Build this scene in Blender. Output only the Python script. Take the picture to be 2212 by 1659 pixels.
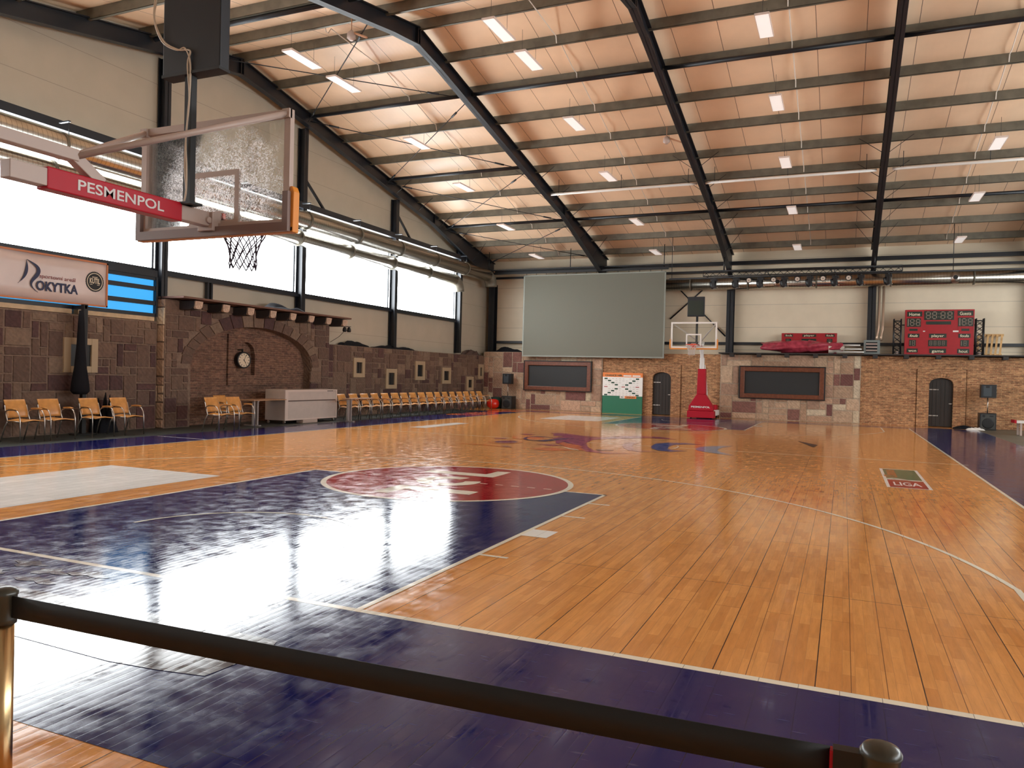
import bpy, math, random
from mathutils import Vector, Matrix
R = math.radians
for o in list(bpy.data.objects): bpy.data.objects.remove(o)
SC = bpy.context.scene
COL = SC.collection

# ------------------------------------------------------------------ camera, world, exposure
CAM = (5.3777, -4.3304, 1.5976); YAW, PITCH, ROLL, FPX = -0.4087, -0.0107, 0.0248, 1655.34
fw = Vector((math.sin(YAW)*math.cos(PITCH), math.cos(YAW)*math.cos(PITCH), math.sin(PITCH)))
rt = Vector((math.cos(YAW), -math.sin(YAW), 0)); up = rt.cross(fw)
r2 = rt*math.cos(ROLL)+up*math.sin(ROLL); u2 = up*math.cos(ROLL)-rt*math.sin(ROLL)
cd = bpy.data.cameras.new('camera'); cam = bpy.data.objects.new('camera', cd); COL.objects.link(cam)
cam.matrix_world = Matrix(((r2.x, u2.x, -fw.x, CAM[0]), (r2.y, u2.y, -fw.y, CAM[1]), (r2.z, u2.z, -fw.z, CAM[2]), (0, 0, 0, 1)))
cd.sensor_width = 36; cd.lens = FPX/2212*36; cd.clip_start = 0.05; cd.clip_end = 200
SC.camera = cam
w = bpy.data.worlds.new('world'); SC.world = w; w.use_nodes = True
w.node_tree.nodes['Background'].inputs[0].default_value = (0.75, 0.85, 1, 1)
w.node_tree.nodes['Background'].inputs[1].default_value = 1.0
SC.view_settings.view_transform = 'Standard'; SC.view_settings.look = 'None'
SC.view_settings.gamma = 1; SC.view_settings.use_curve_mapping = False
SC.view_settings.exposure = -0.12
WIN_LEFT = 20.0      # daylight through the translucent bands of the left gable
FILL_RIGHT = 9.5     # fill light: glowing bands added on the unseen right gable

# ------------------------------------------------------------------ materials
MATS = {}
def nt(m): return m.node_tree.nodes, m.node_tree.links
def mat(name, col=(.5, .5, .5), rough=.5, metal=0, emit=None, es=0, spec=None, coat=0):
    if name in MATS: return MATS[name]
    m = bpy.data.materials.new(name); m.use_nodes = True
    b = m.node_tree.nodes['Principled BSDF']
    b.inputs['Base Color'].default_value = (*col, 1); b.inputs['Roughness'].default_value = rough
    b.inputs['Metallic'].default_value = metal
    if spec is not None: b.inputs['Specular IOR Level'].default_value = spec
    if coat: b.inputs['Coat Weight'].default_value = coat; b.inputs['Coat Roughness'].default_value = .05
    if emit: b.inputs['Emission Color'].default_value = (*emit, 1); b.inputs['Emission Strength'].default_value = es
    MATS[name] = m; return m
def N(m, typ, **k):
    n = m.node_tree.nodes.new(typ)
    for a, b in k.items():
        if a in n.inputs: n.inputs[a].default_value = b
        else: setattr(n, a, b)
    return n
def L(m, a, b): m.node_tree.links.new(a, b)
def noise_vary(m, col, amt=.25, scale=6, dist='Object'):
    """break up a plain colour with soft dirt noise"""
    b = m.node_tree.nodes['Principled BSDF']
    tc = N(m, 'ShaderNodeTexCoord'); n = N(m, 'ShaderNodeTexNoise'); n.inputs['Scale'].default_value = scale; n.inputs['Detail'].default_value = 6
    L(m, tc.outputs[dist], n.inputs['Vector'])
    r = N(m, 'ShaderNodeMapRange'); r.inputs['From Min'].default_value = .3; r.inputs['From Max'].default_value = .7
    r.inputs['To Min'].default_value = 1-amt; r.inputs['To Max'].default_value = 1+amt*.6
    L(m, n.outputs['Fac'], r.inputs['Value'])
    mx = N(m, 'ShaderNodeVectorMath', operation='SCALE'); mx.inputs[0].default_value = col
    L(m, r.outputs[0], mx.inputs['Scale']); L(m, mx.outputs[0], b.inputs['Base Color'])
    return n
def vmat(name, col, rough=.5, metal=0, amt=.2, scale=6, **k):
    if name in MATS: return MATS[name]
    m = mat(name, col, rough, metal, **k); noise_vary(m, col, amt, scale); return m

STEEL = vmat('anthracite_steel', (.008, .010, .015), .42, .0, .2, 4)
BLACK = mat('black_matt', (.006, .006, .007), .55)
BLACKP = mat('black_plastic', (.006, .006, .008), .4)
WHITE = mat('white_paint', (.78, .74, .70), .35)
WHITE_SHADE = mat('shaded_white_coat', (.46, .35, .30), .4)  # white steel with a pinkish shadow tone put into its colour
CHROME = mat('chrome', (.55, .50, .46), .32, 1)
GALV = vmat('galvanised_purlin', (.17, .155, .12), .45, .3, .25, 3)
RED = mat('red_vinyl', (.43, .004, .018), .45, spec=.3)
REDP = mat('red_paint', (.42, .01, .018), .4)
ORANGE = mat('orange_foam', (.75, .26, .03), .5)
BEECH = vmat('beech_plywood', (.58, .27, .075), .32, 0, .2, 9)
LETTER = mat('white_letters', (.82, .8, .77), .4)

# --- maple floor boards, boards run along y
def wood_mat():
    m = mat('maple_sports_floor', (.6, .35, .15), .16); b = m.node_tree.nodes['Principled BSDF']
    tc = N(m, 'ShaderNodeTexCoord'); sp = N(m, 'ShaderNodeSeparateXYZ'); L(m, tc.outputs['Object'], sp.inputs[0])
    cb = N(m, 'ShaderNodeCombineXYZ'); L(m, sp.outputs[1], cb.inputs[0]); L(m, sp.outputs[0], cb.inputs[1])
    def brick(bw, rh, c1, c2, mc, ms, off=.5, bias=0):
        n = N(m, 'ShaderNodeTexBrick'); n.offset = off; n.offset_frequency = 2; n.squash = 1
        n.inputs['Scale'].default_value = 1; n.inputs['Brick Width'].default_value = bw; n.inputs['Row Height'].default_value = rh
        n.inputs['Color1'].default_value = (*c1, 1); n.inputs['Color2'].default_value = (*c2, 1); n.inputs['Mortar'].default_value = (*mc, 1)
        n.inputs['Mortar Size'].default_value = ms; n.inputs['Bias'].default_value = bias; n.inputs['Mortar Smooth'].default_value = 0
        L(m, cb.outputs[0], n.inputs['Vector']); return n
    strips = brick(.42, .066, (.70, .31, .085), (.56, .225, .056), (.50, .23, .075), .0012, .37, -.15)
    seams = brick(1.9, .176, (0, 0, 0), (0, 0, 0), (1, 1, 1), .0022, .33)
    panel = brick(3.8, .528, (0, 0, 0), (0, 0, 0), (1, 1, 1), .0032, 0.5)
    no = N(m, 'ShaderNodeTexNoise'); no.inputs['Scale'].default_value = 3; no.inputs['Detail'].default_value = 8; no.inputs['Roughness'].default_value = .65
    mp = N(m, 'ShaderNodeMapping'); mp.inputs['Scale'].default_value = (9, .9, 1); L(m, tc.outputs['Object'], mp.inputs[0]); L(m, mp.outputs[0], no.inputs['Vector'])
    ra = N(m, 'ShaderNodeMapRange'); ra.inputs['From Min'].default_value = .3; ra.inputs['From Max'].default_value = .7; ra.inputs['To Min'].default_value = .84; ra.inputs['To Max'].default_value = 1.14
    L(m, no.outputs['Fac'], ra.inputs['Value'])
    sc = N(m, 'ShaderNodeVectorMath', operation='SCALE'); L(m, strips.outputs['Color'], sc.inputs[0]); L(m, ra.outputs[0], sc.inputs['Scale'])
    # knots
    vo = N(m, 'ShaderNodeTexVoronoi'); vo.inputs['Scale'].default_value = .9; mp2 = N(m, 'ShaderNodeMapping'); mp2.inputs['Scale'].default_value = (2.4, 1, 1)
    L(m, tc.outputs['Object'], mp2.inputs[0]); L(m, mp2.outputs[0], vo.inputs['Vector'])
    kn = N(m, 'ShaderNodeMapRange'); kn.inputs['From Min'].default_value = .008; kn.inputs['From Max'].default_value = .02; kn.inputs['To Min'].default_value = .4; kn.inputs['To Max'].default_value = 1
    L(m, vo.outputs['Distance'], kn.inputs['Value'])
    sc2 = N(m, 'ShaderNodeVectorMath', operation='SCALE'); L(m, sc.outputs[0], sc2.inputs[0]); L(m, kn.outputs[0], sc2.inputs['Scale'])
    m1 = N(m, 'ShaderNodeMix', data_type='RGBA'); L(m, seams.outputs['Color'], m1.inputs['Factor']); L(m, sc2.outputs[0], m1.inputs['A']); m1.inputs['B'].default_value = (.22, .09, .03, 1)
    m2 = N(m, 'ShaderNodeMix', data_type='RGBA'); L(m, panel.outputs['Color'], m2.inputs['Factor']); L(m, m1.outputs['Result'], m2.inputs['A']); m2.inputs['B'].default_value = (.05, .02, .012, 1)
    L(m, m2.outputs['Result'], b.inputs['Base Color'])
    floor_gloss(m, cb.outputs[0], tc)
    return m
def floor_gloss(m, yx, tc):
    """varnish: slightly cupped boards, seams and scuffs break up the reflections"""
    b = m.node_tree.nodes['Principled BSDF']
    sp = N(m, 'ShaderNodeSeparateXYZ'); L(m, tc.outputs['Object'], sp.inputs[0])
    dv = N(m, 'ShaderNodeMath', operation='DIVIDE'); L(m, sp.outputs[0], dv.inputs[0]); dv.inputs[1].default_value = .0667
    fr = N(m, 'ShaderNodeMath', operation='PINGPONG'); L(m, dv.outputs[0], fr.inputs[0]); fr.inputs[1].default_value = .5
    pw = N(m, 'ShaderNodeMath', operation='POWER'); L(m, fr.outputs[0], pw.inputs[0]); pw.inputs[1].default_value = .35
    no = N(m, 'ShaderNodeTexNoise'); no.inputs['Scale'].default_value = 1; no.inputs['Detail'].default_value = 3
    mp = N(m, 'ShaderNodeMapping'); mp.inputs['Scale'].default_value = (14, 1.1, 1); L(m, tc.outputs['Object'], mp.inputs[0]); L(m, mp.outputs[0], no.inputs['Vector'])
    mu = N(m, 'ShaderNodeMath', operation='MULTIPLY_ADD'); L(m, no.outputs['Fac'], mu.inputs[0]); mu.inputs[1].default_value = 1.6; L(m, pw.outputs[0], mu.inputs[2])
    bp = N(m, 'ShaderNodeBump'); bp.inputs['Strength'].default_value = .11; bp.inputs['Distance'].default_value = .0022
    L(m, mu.outputs[0], bp.inputs['Height']); L(m, bp.outputs[0], b.inputs['Normal'])
    sn = N(m, 'ShaderNodeTexNoise'); sn.inputs['Scale'].default_value = 5; sn.inputs['Detail'].default_value = 10; sn.inputs['Roughness'].default_value = .7; L(m, tc.outputs['Object'], sn.inputs['Vector'])
    rr = N(m, 'ShaderNodeMapRange'); rr.inputs['From Min'].default_value = .35; rr.inputs['From Max'].default_value = .75; rr.inputs['To Min'].default_value = .05; rr.inputs['To Max'].default_value = .24
    L(m, sn.outputs['Fac'], rr.inputs['Value']); L(m, rr.outputs[0], b.inputs['Roughness'])
def paint_mat(name, col, scratch=.0):
    if name in MATS: return MATS[name]
    m = mat(name, col, .14, spec=.34); tc = N(m, 'ShaderNodeTexCoord'); floor_gloss(m, None, tc); b = m.node_tree.nodes['Principled BSDF']
    sp = N(m, 'ShaderNodeSeparateXYZ'); L(m, tc.outputs['Object'], sp.inputs[0])
    cb = N(m, 'ShaderNodeCombineXYZ'); L(m, sp.outputs[1], cb.inputs[0]); L(m, sp.outputs[0], cb.inputs[1])
    n = N(m, 'ShaderNodeTexBrick'); n.offset = .33
    for k, v in (('Scale', 1), ('Brick Width', 1.9), ('Row Height', .2), ('Mortar Size', .0018), ('Color1', (*col, 1)), ('Color2', (*[c*.9 for c in col], 1)), ('Mortar', (*[c*.35 for c in col], 1))): n.inputs[k].default_value = v
    L(m, cb.outputs[0], n.inputs['Vector']); out = n.outputs['Color']
    if scratch:
        prev = None
        for k, (ang, sx, sy) in enumerate(((20, 2.2, 26), (75, 3, 34), (140, 2.6, 30))):
            mp = N(m, 'ShaderNodeMapping'); mp.inputs['Rotation'].default_value = (0, 0, R(ang)); mp.inputs['Scale'].default_value = (sx, sy, 1); mp.inputs['Location'].default_value = (k*3.7, k*1.3, 0)
            L(m, tc.outputs['Object'], mp.inputs[0]); vo = N(m, 'ShaderNodeTexVoronoi'); vo.inputs['Scale'].default_value = 1; L(m, mp.outputs[0], vo.inputs['Vector'])
            mr = N(m, 'ShaderNodeMapRange'); mr.inputs['From Min'].default_value = .035; mr.inputs['From Max'].default_value = .09; mr.inputs['To Min'].default_value = scratch; mr.inputs['To Max'].default_value = 0
            L(m, vo.outputs['Distance'], mr.inputs['Value'])
            if prev is None: prev = mr.outputs[0]
            else:
                ad = N(m, 'ShaderNodeMath', operation='MAXIMUM'); L(m, prev, ad.inputs[0]); L(m, mr.outputs[0], ad.inputs[1]); prev = ad.outputs[0]
        mx = N(m, 'ShaderNodeMix', data_type='RGBA'); L(m, prev, mx.inputs['Factor']); L(m, out, mx.inputs['A']); mx.inputs['B'].default_value = (.5, .5, .55, 1); out = mx.outputs['Result']
    L(m, out, b.inputs['Base Color']); return m
WOOD = wood_mat()
P_BLUE = paint_mat('navy_court_paint', (.010, .012, .095), .14)
P_RED = paint_mat('red_court_paint', (.33, .006, .012), .06)
P_WHITE = paint_mat('white_court_paint', (.80, .74, .60))
P_CREAM = paint_mat('white_decal', (.82, .80, .76), .0)
P_ROYAL = paint_mat('royal_blue_paint', (.012, .055, .26)); P_SKY = paint_mat('sky_blue_paint', (.10, .24, .40))
P_LILAC = paint_mat('lilac_paint', (.36, .17, .22)); P_PURPLE = paint_mat('purple_paint', (.30, .03, .10))
P_ORANGE = paint_mat('orange_paint', (.72, .16, .03)); P_GREEN = paint_mat('green_decal', (.015, .13, .06)); P_BLACK = paint_mat('black_decal', (.01, .01, .012))
P_WORN = paint_mat('scuffed_varnish', (.10, .09, .10), .75)
P_WORN.node_tree.nodes['Principled BSDF'].inputs['Specular IOR Level'].default_value = .5
MAT_GREY = vmat('grey_sports_mat', (.11, .10, .075), .45, 0, .2, 2)
MAT_DARK = vmat('dark_green_mat', (.028, .033, .028), .5, 0, .25, 2)

def brick_mat(name, axis, c1, c2, mo):
    m = mat(name, c1, .85); b = m.node_tree.nodes['Principled BSDF']
    tc = N(m, 'ShaderNodeTexCoord'); sp = N(m, 'ShaderNodeSeparateXYZ'); L(m, tc.outputs['Object'], sp.inputs[0])
    cb = N(m, 'ShaderNodeCombineXYZ'); L(m, sp.outputs[axis], cb.inputs[0]); L(m, sp.outputs[2], cb.inputs[1])
    wn = N(m, 'ShaderNodeTexNoise'); wn.inputs['Scale'].default_value = 2.2; L(m, tc.outputs['Object'], wn.inputs['Vector'])
    wv = N(m, 'ShaderNodeVectorMath', operation='SCALE'); L(m, wn.outputs['Color'], wv.inputs[0]); wv.inputs['Scale'].default_value = .05
    wa = N(m, 'ShaderNodeVectorMath', operation='ADD'); L(m, cb.outputs[0], wa.inputs[0]); L(m, wv.outputs[0], wa.inputs[1])
    n = N(m, 'ShaderNodeTexBrick'); n.offset = .45
    for k, v in (('Scale', 1), ('Brick Width', .27), ('Row Height', .068), ('Mortar Size', .009), ('Mortar Smooth', .6), ('Color1', (*c1, 1)), ('Color2', (*c2, 1)), ('Mortar', (*mo, 1))): n.inputs[k].default_value = v
    L(m, wa.outputs[0], n.inputs['Vector'])
    no = N(m, 'ShaderNodeTexNoise'); no.inputs['Scale'].default_value = 7; no.inputs['Detail'].default_value = 8; no.inputs['Roughness'].default_value = .7
    mp = N(m, 'ShaderNodeMapping'); mp.inputs['Scale'].default_value = (1, 1, 2.5); L(m, tc.outputs['Object'], mp.inputs[0]); L(m, mp.outputs[0], no.inputs['Vector'])
    mr = N(m, 'ShaderNodeMapRange'); mr.inputs['From Min'].default_value = .3; mr.inputs['From Max'].default_value = .7; mr.inputs['To Min'].default_value = .32; mr.inputs['To Max'].default_value = 1.6
    L(m, no.outputs['Fac'], mr.inputs['Value']); sc = N(m, 'ShaderNodeVectorMath', operation='SCALE'); L(m, n.outputs['Color'], sc.inputs[0]); L(m, mr.outputs[0], sc.inputs['Scale'])
    L(m, sc.outputs[0], b.inputs['Base Color'])
    bp = N(m, 'ShaderNodeBump'); bp.inputs['Strength'].default_value = .8; bp.inputs['Distance'].default_value = .012; bp.invert = True
    ad = N(m, 'ShaderNodeMath', operation='MULTIPLY_ADD'); L(m, no.outputs['Fac'], ad.inputs[0]); ad.inputs[1].default_value = -.8; L(m, n.outputs['Fac'], ad.inputs[2]); L(m, ad.outputs[0], bp.inputs['Height']); L(m, bp.outputs[0], b.inputs['Normal'])
    return m
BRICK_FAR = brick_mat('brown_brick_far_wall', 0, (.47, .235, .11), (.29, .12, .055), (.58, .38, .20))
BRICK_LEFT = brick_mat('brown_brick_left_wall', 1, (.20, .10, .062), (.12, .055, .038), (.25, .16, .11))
def stone_mat():
    m = mat('rough_sandstone', (.4, .3, .2), .85); b = m.node_tree.nodes['Principled BSDF']
    at = N(m, 'ShaderNodeAttribute'); at.attribute_name = 'Col'; tc = N(m, 'ShaderNodeTexCoord')
    no = N(m, 'ShaderNodeTexNoise'); no.inputs['Scale'].default_value = 9; no.inputs['Detail'].default_value = 9; no.inputs['Roughness'].default_value = .7; L(m, tc.outputs['Object'], no.inputs['Vector'])
    mr = N(m, 'ShaderNodeMapRange'); mr.inputs['From Min'].default_value = .3; mr.inputs['From Max'].default_value = .7; mr.inputs['To Min'].default_value = .7; mr.inputs['To Max'].default_value = 1.3
    L(m, no.outputs['Fac'], mr.inputs['Value']); sc = N(m, 'ShaderNodeVectorMath', operation='SCALE'); L(m, at.outputs['Color'], sc.inputs[0]); L(m, mr.outputs[0], sc.inputs['Scale']); L(m, sc.outputs[0], b.inputs['Base Color'])
    wv = N(m, 'ShaderNodeTexWave'); wv.inputs['Scale'].default_value = 5; wv.inputs['Distortion'].default_value = 5; wv.bands_direction = 'DIAGONAL'; L(m, tc.outputs['Object'], wv.inputs['Vector'])
    ad = N(m, 'ShaderNodeMath', operation='MULTIPLY_ADD'); L(m, no.outputs['Fac'], ad.inputs[0]); ad.inputs[1].default_value = 1.5; L(m, wv.outputs['Fac'], ad.inputs[2])
    bp = N(m, 'ShaderNodeBump'); bp.inputs['Strength'].default_value = .5; bp.inputs['Distance'].default_value = .012; L(m, ad.outputs[0], bp.inputs['Height']); L(m, bp.outputs[0], b.inputs['Normal'])
    return m
STONE = stone_mat()
def line_mat(name, col, axis, period, width, dark, rough=.45, rib=0, spec=None, metal=0):
    """flat sheet with thin joints every `period` metres along an axis"""
    if name in MATS: return MATS[name]
    m = mat(name, col, rough, metal, spec=spec); b = m.node_tree.nodes['Principled BSDF']
    tc = N(m, 'ShaderNodeTexCoord'); sp = N(m, 'ShaderNodeSeparateXYZ'); L(m, tc.outputs['Object'], sp.inputs[0])
    md = N(m, 'ShaderNodeMath', operation='MODULO'); ad = N(m, 'ShaderNodeMath', operation='ADD'); L(m, sp.outputs[axis], ad.inputs[0]); ad.inputs[1].default_value = 100*period
    L(m, ad.outputs[0], md.inputs[0]); md.inputs[1].default_value = period
    lt = N(m, 'ShaderNodeMath', operation='LESS_THAN'); L(m, md.outputs[0], lt.inputs[0]); lt.inputs[1].default_value = width
    no = N(m, 'ShaderNodeTexNoise'); no.inputs['Scale'].default_value = 1.5; no.inputs['Detail'].default_value = 5; L(m, tc.outputs['Object'], no.inputs['Vector'])
    mr = N(m, 'ShaderNodeMapRange'); mr.inputs['To Min'].default_value = .9; mr.inputs['To Max'].default_value = 1.1; L(m, no.outputs['Fac'], mr.inputs['Value'])
    sc = N(m, 'ShaderNodeVectorMath', operation='SCALE'); sc.inputs[0].default_value = col; L(m, mr.outputs[0], sc.inputs['Scale'])
    mx = N(m, 'ShaderNodeMix', data_type='RGBA'); L(m, lt.outputs[0], mx.inputs['Factor']); L(m, sc.outputs[0], mx.inputs['A']); mx.inputs['B'].default_value = (*dark, 1)
    L(m, mx.outputs['Result'], b.inputs['Base Color'])
    if rib:
        wv = N(m, 'ShaderNodeTexWave'); wv.bands_direction = 'XYZ'[axis]; wv.inputs['Scale'].default_value = rib
        L(m, tc.outputs['Object'], wv.inputs['Vector']); bp = N(m, 'ShaderNodeBump'); bp.inputs['Strength'].default_value = .25; bp.inputs['Distance'].default_value = .004
        L(m, wv.outputs['Fac'], bp.inputs['Height']); L(m, bp.outputs[0], b.inputs['Normal'])
    return m
CEIL = line_mat('roof_liner_panels', (.84, .60, .405), 0, 1.13, .014, (.12, .07, .05), .38, rib=2.2)
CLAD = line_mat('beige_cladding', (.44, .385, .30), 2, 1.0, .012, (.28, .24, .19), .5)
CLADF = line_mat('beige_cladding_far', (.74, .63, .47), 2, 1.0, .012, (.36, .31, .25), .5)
def window_mat(name, strength):
    m = bpy.data.materials.new(name); m.use_nodes = True; n, l = nt(m); n.clear()
    out = N(m, 'ShaderNodeOutputMaterial'); em = N(m, 'ShaderNodeEmission'); L(m, em.outputs[0], out.inputs[0])
    tc = N(m, 'ShaderNodeTexCoord'); sp = N(m, 'ShaderNodeSeparateXYZ'); L(m, tc.outputs['Object'], sp.inputs[0])
    ad = N(m, 'ShaderNodeMath', operation='ADD'); L(m, sp.outputs[1], ad.inputs[0]); ad.inputs[1].default_value = 60
    md = N(m, 'ShaderNodeMath', operation='MODULO'); L(m, ad.outputs[0], md.inputs[0]); md.inputs[1].default_value = .94
    lt = N(m, 'ShaderNodeMath', operation='LESS_THAN'); L(m, md.outputs[0], lt.inputs[0]); lt.inputs[1].default_value = .03
    mx = N(m, 'ShaderNodeMix', data_type='RGBA'); L(m, lt.outputs[0], mx.inputs['Factor']); mx.inputs['A'].default_value = (.93, .98, 1, 1); mx.inputs['B'].default_value = (.62, .66, .58, 1)
    L(m, mx.outputs['Result'], em.inputs['Color']); em.inputs['Strength'].default_value = strength
    return m
POLY_L = window_mat('translucent_daylight_panel', WIN_LEFT)
FILL_PANEL = window_mat('added_fill_panel', FILL_RIGHT)
DUCT = line_mat('spiral_duct_steel', (.50, .46, .40), 1, .11, .012, (.30, .27, .23), .26, metal=1)
DUCTX = line_mat('spiral_duct_steel_far', (.50, .46, .40), 0, .11, .012, (.30, .27, .23), .26, metal=1)

# ------------------------------------------------------------------ mesh builder
class MB:
    def __init__(s): s.v = []; s.f = []; s.mi = []; s.sm = []; s.col = []; s.c = (1, 1, 1); s.m = 0
    def face(s, idx, smooth=False): s.f.append(idx); s.mi.append(s.m); s.sm.append(smooth); s.col.append(s.c)
    def add(s, vs): n = len(s.v); s.v += [tuple(v) for v in vs]; return n
    def box(s, a, b):
        x0, y0, z0 = [min(p, q) for p, q in zip(a, b)]; x1, y1, z1 = [max(p, q) for p, q in zip(a, b)]
        n = s.add([(x0, y0, z0), (x1, y0, z0), (x1, y1, z0), (x0, y1, z0), (x0, y0, z1), (x1, y0, z1), (x1, y1, z1), (x0, y1, z1)])
        for q in ((0, 3, 2, 1), (4, 5, 6, 7), (0, 1, 5, 4), (1, 2, 6, 5), (2, 3, 7, 6), (3, 0, 4, 7)): s.face([n+i for i in q])
        return s
    def obox(s, c, size, ax=None):
        """oriented box: centre, size, axes (3 vectors)"""
        ax = ax or (Vector((1, 0, 0)), Vector((0, 1, 0)), Vector((0, 0, 1))); c = Vector(c); h = [q/2 for q in size]
        P = [c+ax[0]*(sx*h[0])+ax[1]*(sy*h[1])+ax[2]*(sz*h[2]) for sz in (-1, 1) for sx, sy in ((-1, -1), (1, -1), (1, 1), (-1, 1))]
        n = s.add(P)
        for q in ((0, 3, 2, 1), (4, 5, 6, 7), (0, 1, 5, 4), (1, 2, 6, 5), (2, 3, 7, 6), (3, 0, 4, 7)): s.face([n+i for i in q])
        return s
    def bar(s, p, q, w, h=None, upv=(0, 0, 1)):
        p, q = Vector(p), Vector(q); d = (q-p); ln = d.length; d.normalize(); u = Vector(upv)
        if abs(d.dot(u)) > .98: u = Vector((0, 1, 0))
        sd = d.cross(u).normalized(); u = sd.cross(d)
        return s.obox((p+q)/2, (ln, w, h or w), (d, sd, u))
    def prism(s, pts, o, u, v, n, t):
        """2-D outline in the plane (o; u, v) extruded by t along n"""
        o, u, v, n_ = Vector(o), Vector(u), Vector(v), Vector(n); k = len(pts)
        a = s.add([o+u*p[0]+v*p[1] for p in pts]); b = s.add([o+u*p[0]+v*p[1]+n_*t for p in pts])
        s.face([a+i for i in range(k)][::-1]); s.face([b+i for i in range(k)])
        for i in range(k): j = (i+1) % k; s.face([a+i, a+j, b+j, b+i])
        return s
    def flat(s, pts, z): n = s.add([(p[0], p[1], z) for p in pts]); s.face([n+i for i in range(len(pts))]); return s
    def rect(s, x0, x1, y0, y1, z): return s.flat([(x0, y0), (x1, y0), (x1, y1), (x0, y1)], z)
    def cyl(s, p, q, r, r1=None, n=12, cap=True):
        p, q = Vector(p), Vector(q); d = (q-p).normalized(); r1 = r if r1 is None else r1
        u = d.orthogonal().normalized(); v = d.cross(u)
        a = s.add([p+(u*math.cos(t)+v*math.sin(t))*r for t in [2*math.pi*i/n for i in range(n)]])
        b = s.add([q+(u*math.cos(t)+v*math.sin(t))*r1 for t in [2*math.pi*i/n for i in range(n)]])
        for i in range(n): j = (i+1) % n; s.face([a+i, a+j, b+j, b+i], True)
        if cap: s.face([a+i for i in range(n)][::-1]); s.face([b+i for i in range(n)])
        return s
    def tube(s, pts, r, n=8, closed=False):
        P = [Vector(p) for p in pts]; k = len(P); rings = []; u = None
        for i in range(k):
            a = P[(i-1) % k] if (closed or i > 0) else P[i]; b = P[(i+1) % k] if (closed or i < k-1) else P[i]
            d = (b-a).normalized()
            u = d.orthogonal().normalized() if u is None else (u-d*u.dot(d)).normalized()
            v = d.cross(u)
            rings.append(s.add([P[i]+(u*math.cos(t)+v*math.sin(t))*r for t in [2*math.pi*j/n for j in range(n)]]))
        for i in range(k if closed else k-1):
            a, b = rings[i], rings[(i+1) % k]
            for j in range(n): jj = (j+1) % n; s.face([a+j, a+jj, b+jj, b+j], True)
        if not closed: s.face([rings[0]+j for j in range(n)][::-1]); s.face([rings[-1]+j for j in range(n)])
        return s
    def cord(s, P, r, n=6):
        P = [Vector(p) for p in P]; Q = [P[0]]+P+[P[-1]]; out = []
        for i in range(1, len(Q)-2):
            a, b_, c, d = Q[i-1:i+3]
            for k in range(6): t = k/6; out.append(.5*((2*b_)+(c-a)*t+(2*a-5*b_+4*c-d)*t*t+(3*b_-a-3*c+d)*t**3))
        return s.tube(out+[P[-1]], r, n)
    def lathe(s, o, prof, n=20, ax=(0, 0, 1)):
        d = Vector(ax).normalized(); u = d.orthogonal().normalized(); v = d.cross(u); o = Vector(o); rings = []
        for r, h in prof: rings.append(s.add([o+d*h+(u*math.cos(t)+v*math.sin(t))*max(r, 1e-4) for t in [2*math.pi*j/n for j in range(n)]]))
        for a, b in zip(rings, rings[1:]):
            for j in range(n): jj = (j+1) % n; s.face([a+j, a+jj, b+jj, b+j], True)
        s.face([rings[0]+j for j in range(n)][::-1]); s.face([rings[-1]+j for j in range(n)])
        return s
    def grid(s, fn, nu, nv, t=0, smooth=True):
        """surface fn(u,v)->point, with thickness t along its normal"""
        P = [[Vector(fn(i/nu, j/nv)) for j in range(nv+1)] for i in range(nu+1)]
        def nrm(i, j):
            a = P[min(i+1, nu)][j]-P[max(i-1, 0)][j]; b = P[i][min(j+1, nv)]-P[i][max(j-1, 0)]; return a.cross(b).normalized()
        A = s.add([P[i][j] for i in range(nu+1) for j in range(nv+1)]); k = nv+1
        B = s.add([P[i][j]-nrm(i, j)*t for i in range(nu+1) for j in range(nv+1)]) if t else None
        for i in range(nu):
            for j in range(nv):
                q = [i*k+j, (i+1)*k+j, (i+1)*k+j+1, i*k+j+1]; s.face([A+x for x in q], smooth)
                if t: s.face([B+x for x in q][::-1], smooth)
        if t:
            rim = [i*k for i in range(nu+1)]+[nu*k+j for j in range(1, nv+1)]+[i*k+nv for i in range(nu-1, -1, -1)]+[j for j in range(nv-1, 0, -1)]
            for a, b in zip(rim, rim[1:]+rim[:1]): s.face([A+a, B+a, B+b, A+b])
        return s
    def text(s, body, o, right, upv, h=None, w=None, ext=.002, shear=0, align='CENTER', bold=0):
        """raised lettering; h = cap height, w = squeeze to this width; o = baseline point"""
        cu = bpy.data.curves.new('t', 'FONT'); cu.body = body; cu.extrude = 0; cu.resolution_u = 3; cu.shear = shear; cu.offset = bold
        to = bpy.data.objects.new('t', cu); me = bpy.data.meshes.new_from_object(to)
        vs = [v.co.copy() for v in me.vertices]; fs = [list(p.vertices) for p in me.polygons]
        bpy.data.objects.remove(to); bpy.data.curves.remove(cu); bpy.data.meshes.remove(me)
        if not vs: return s
        x0 = min(v.x for v in vs); x1 = max(v.x for v in vs); H = .69
        sy = (h or 1)/H; sx = sy if not w else w/(x1-x0)
        off = {'CENTER': -(x0+x1)/2, 'LEFT': -x0, 'RIGHT': -x1}[align]
        right, upv = Vector(right).normalized(), Vector(upv).normalized(); nn = right.cross(upv)
        pos = lambda v, e: Vector(o)+right*((v.x+off)*sx)+upv*(v.y*sy)+nn*e
        a = s.add([pos(v, ext) for v in vs])
        for f in fs: s.face([a+i for i in f])
        if ext > .0015:
            b = s.add([pos(v, 0) for v in vs]); cnt = {}
            for f in fs:
                for p, q in zip(f, f[1:]+f[:1]): cnt[(p, q)] = 1
            for (p, q) in list(cnt):
                if (q, p) not in cnt: s.face([a+q, a+p, b+p, b+q])
        return s
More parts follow.
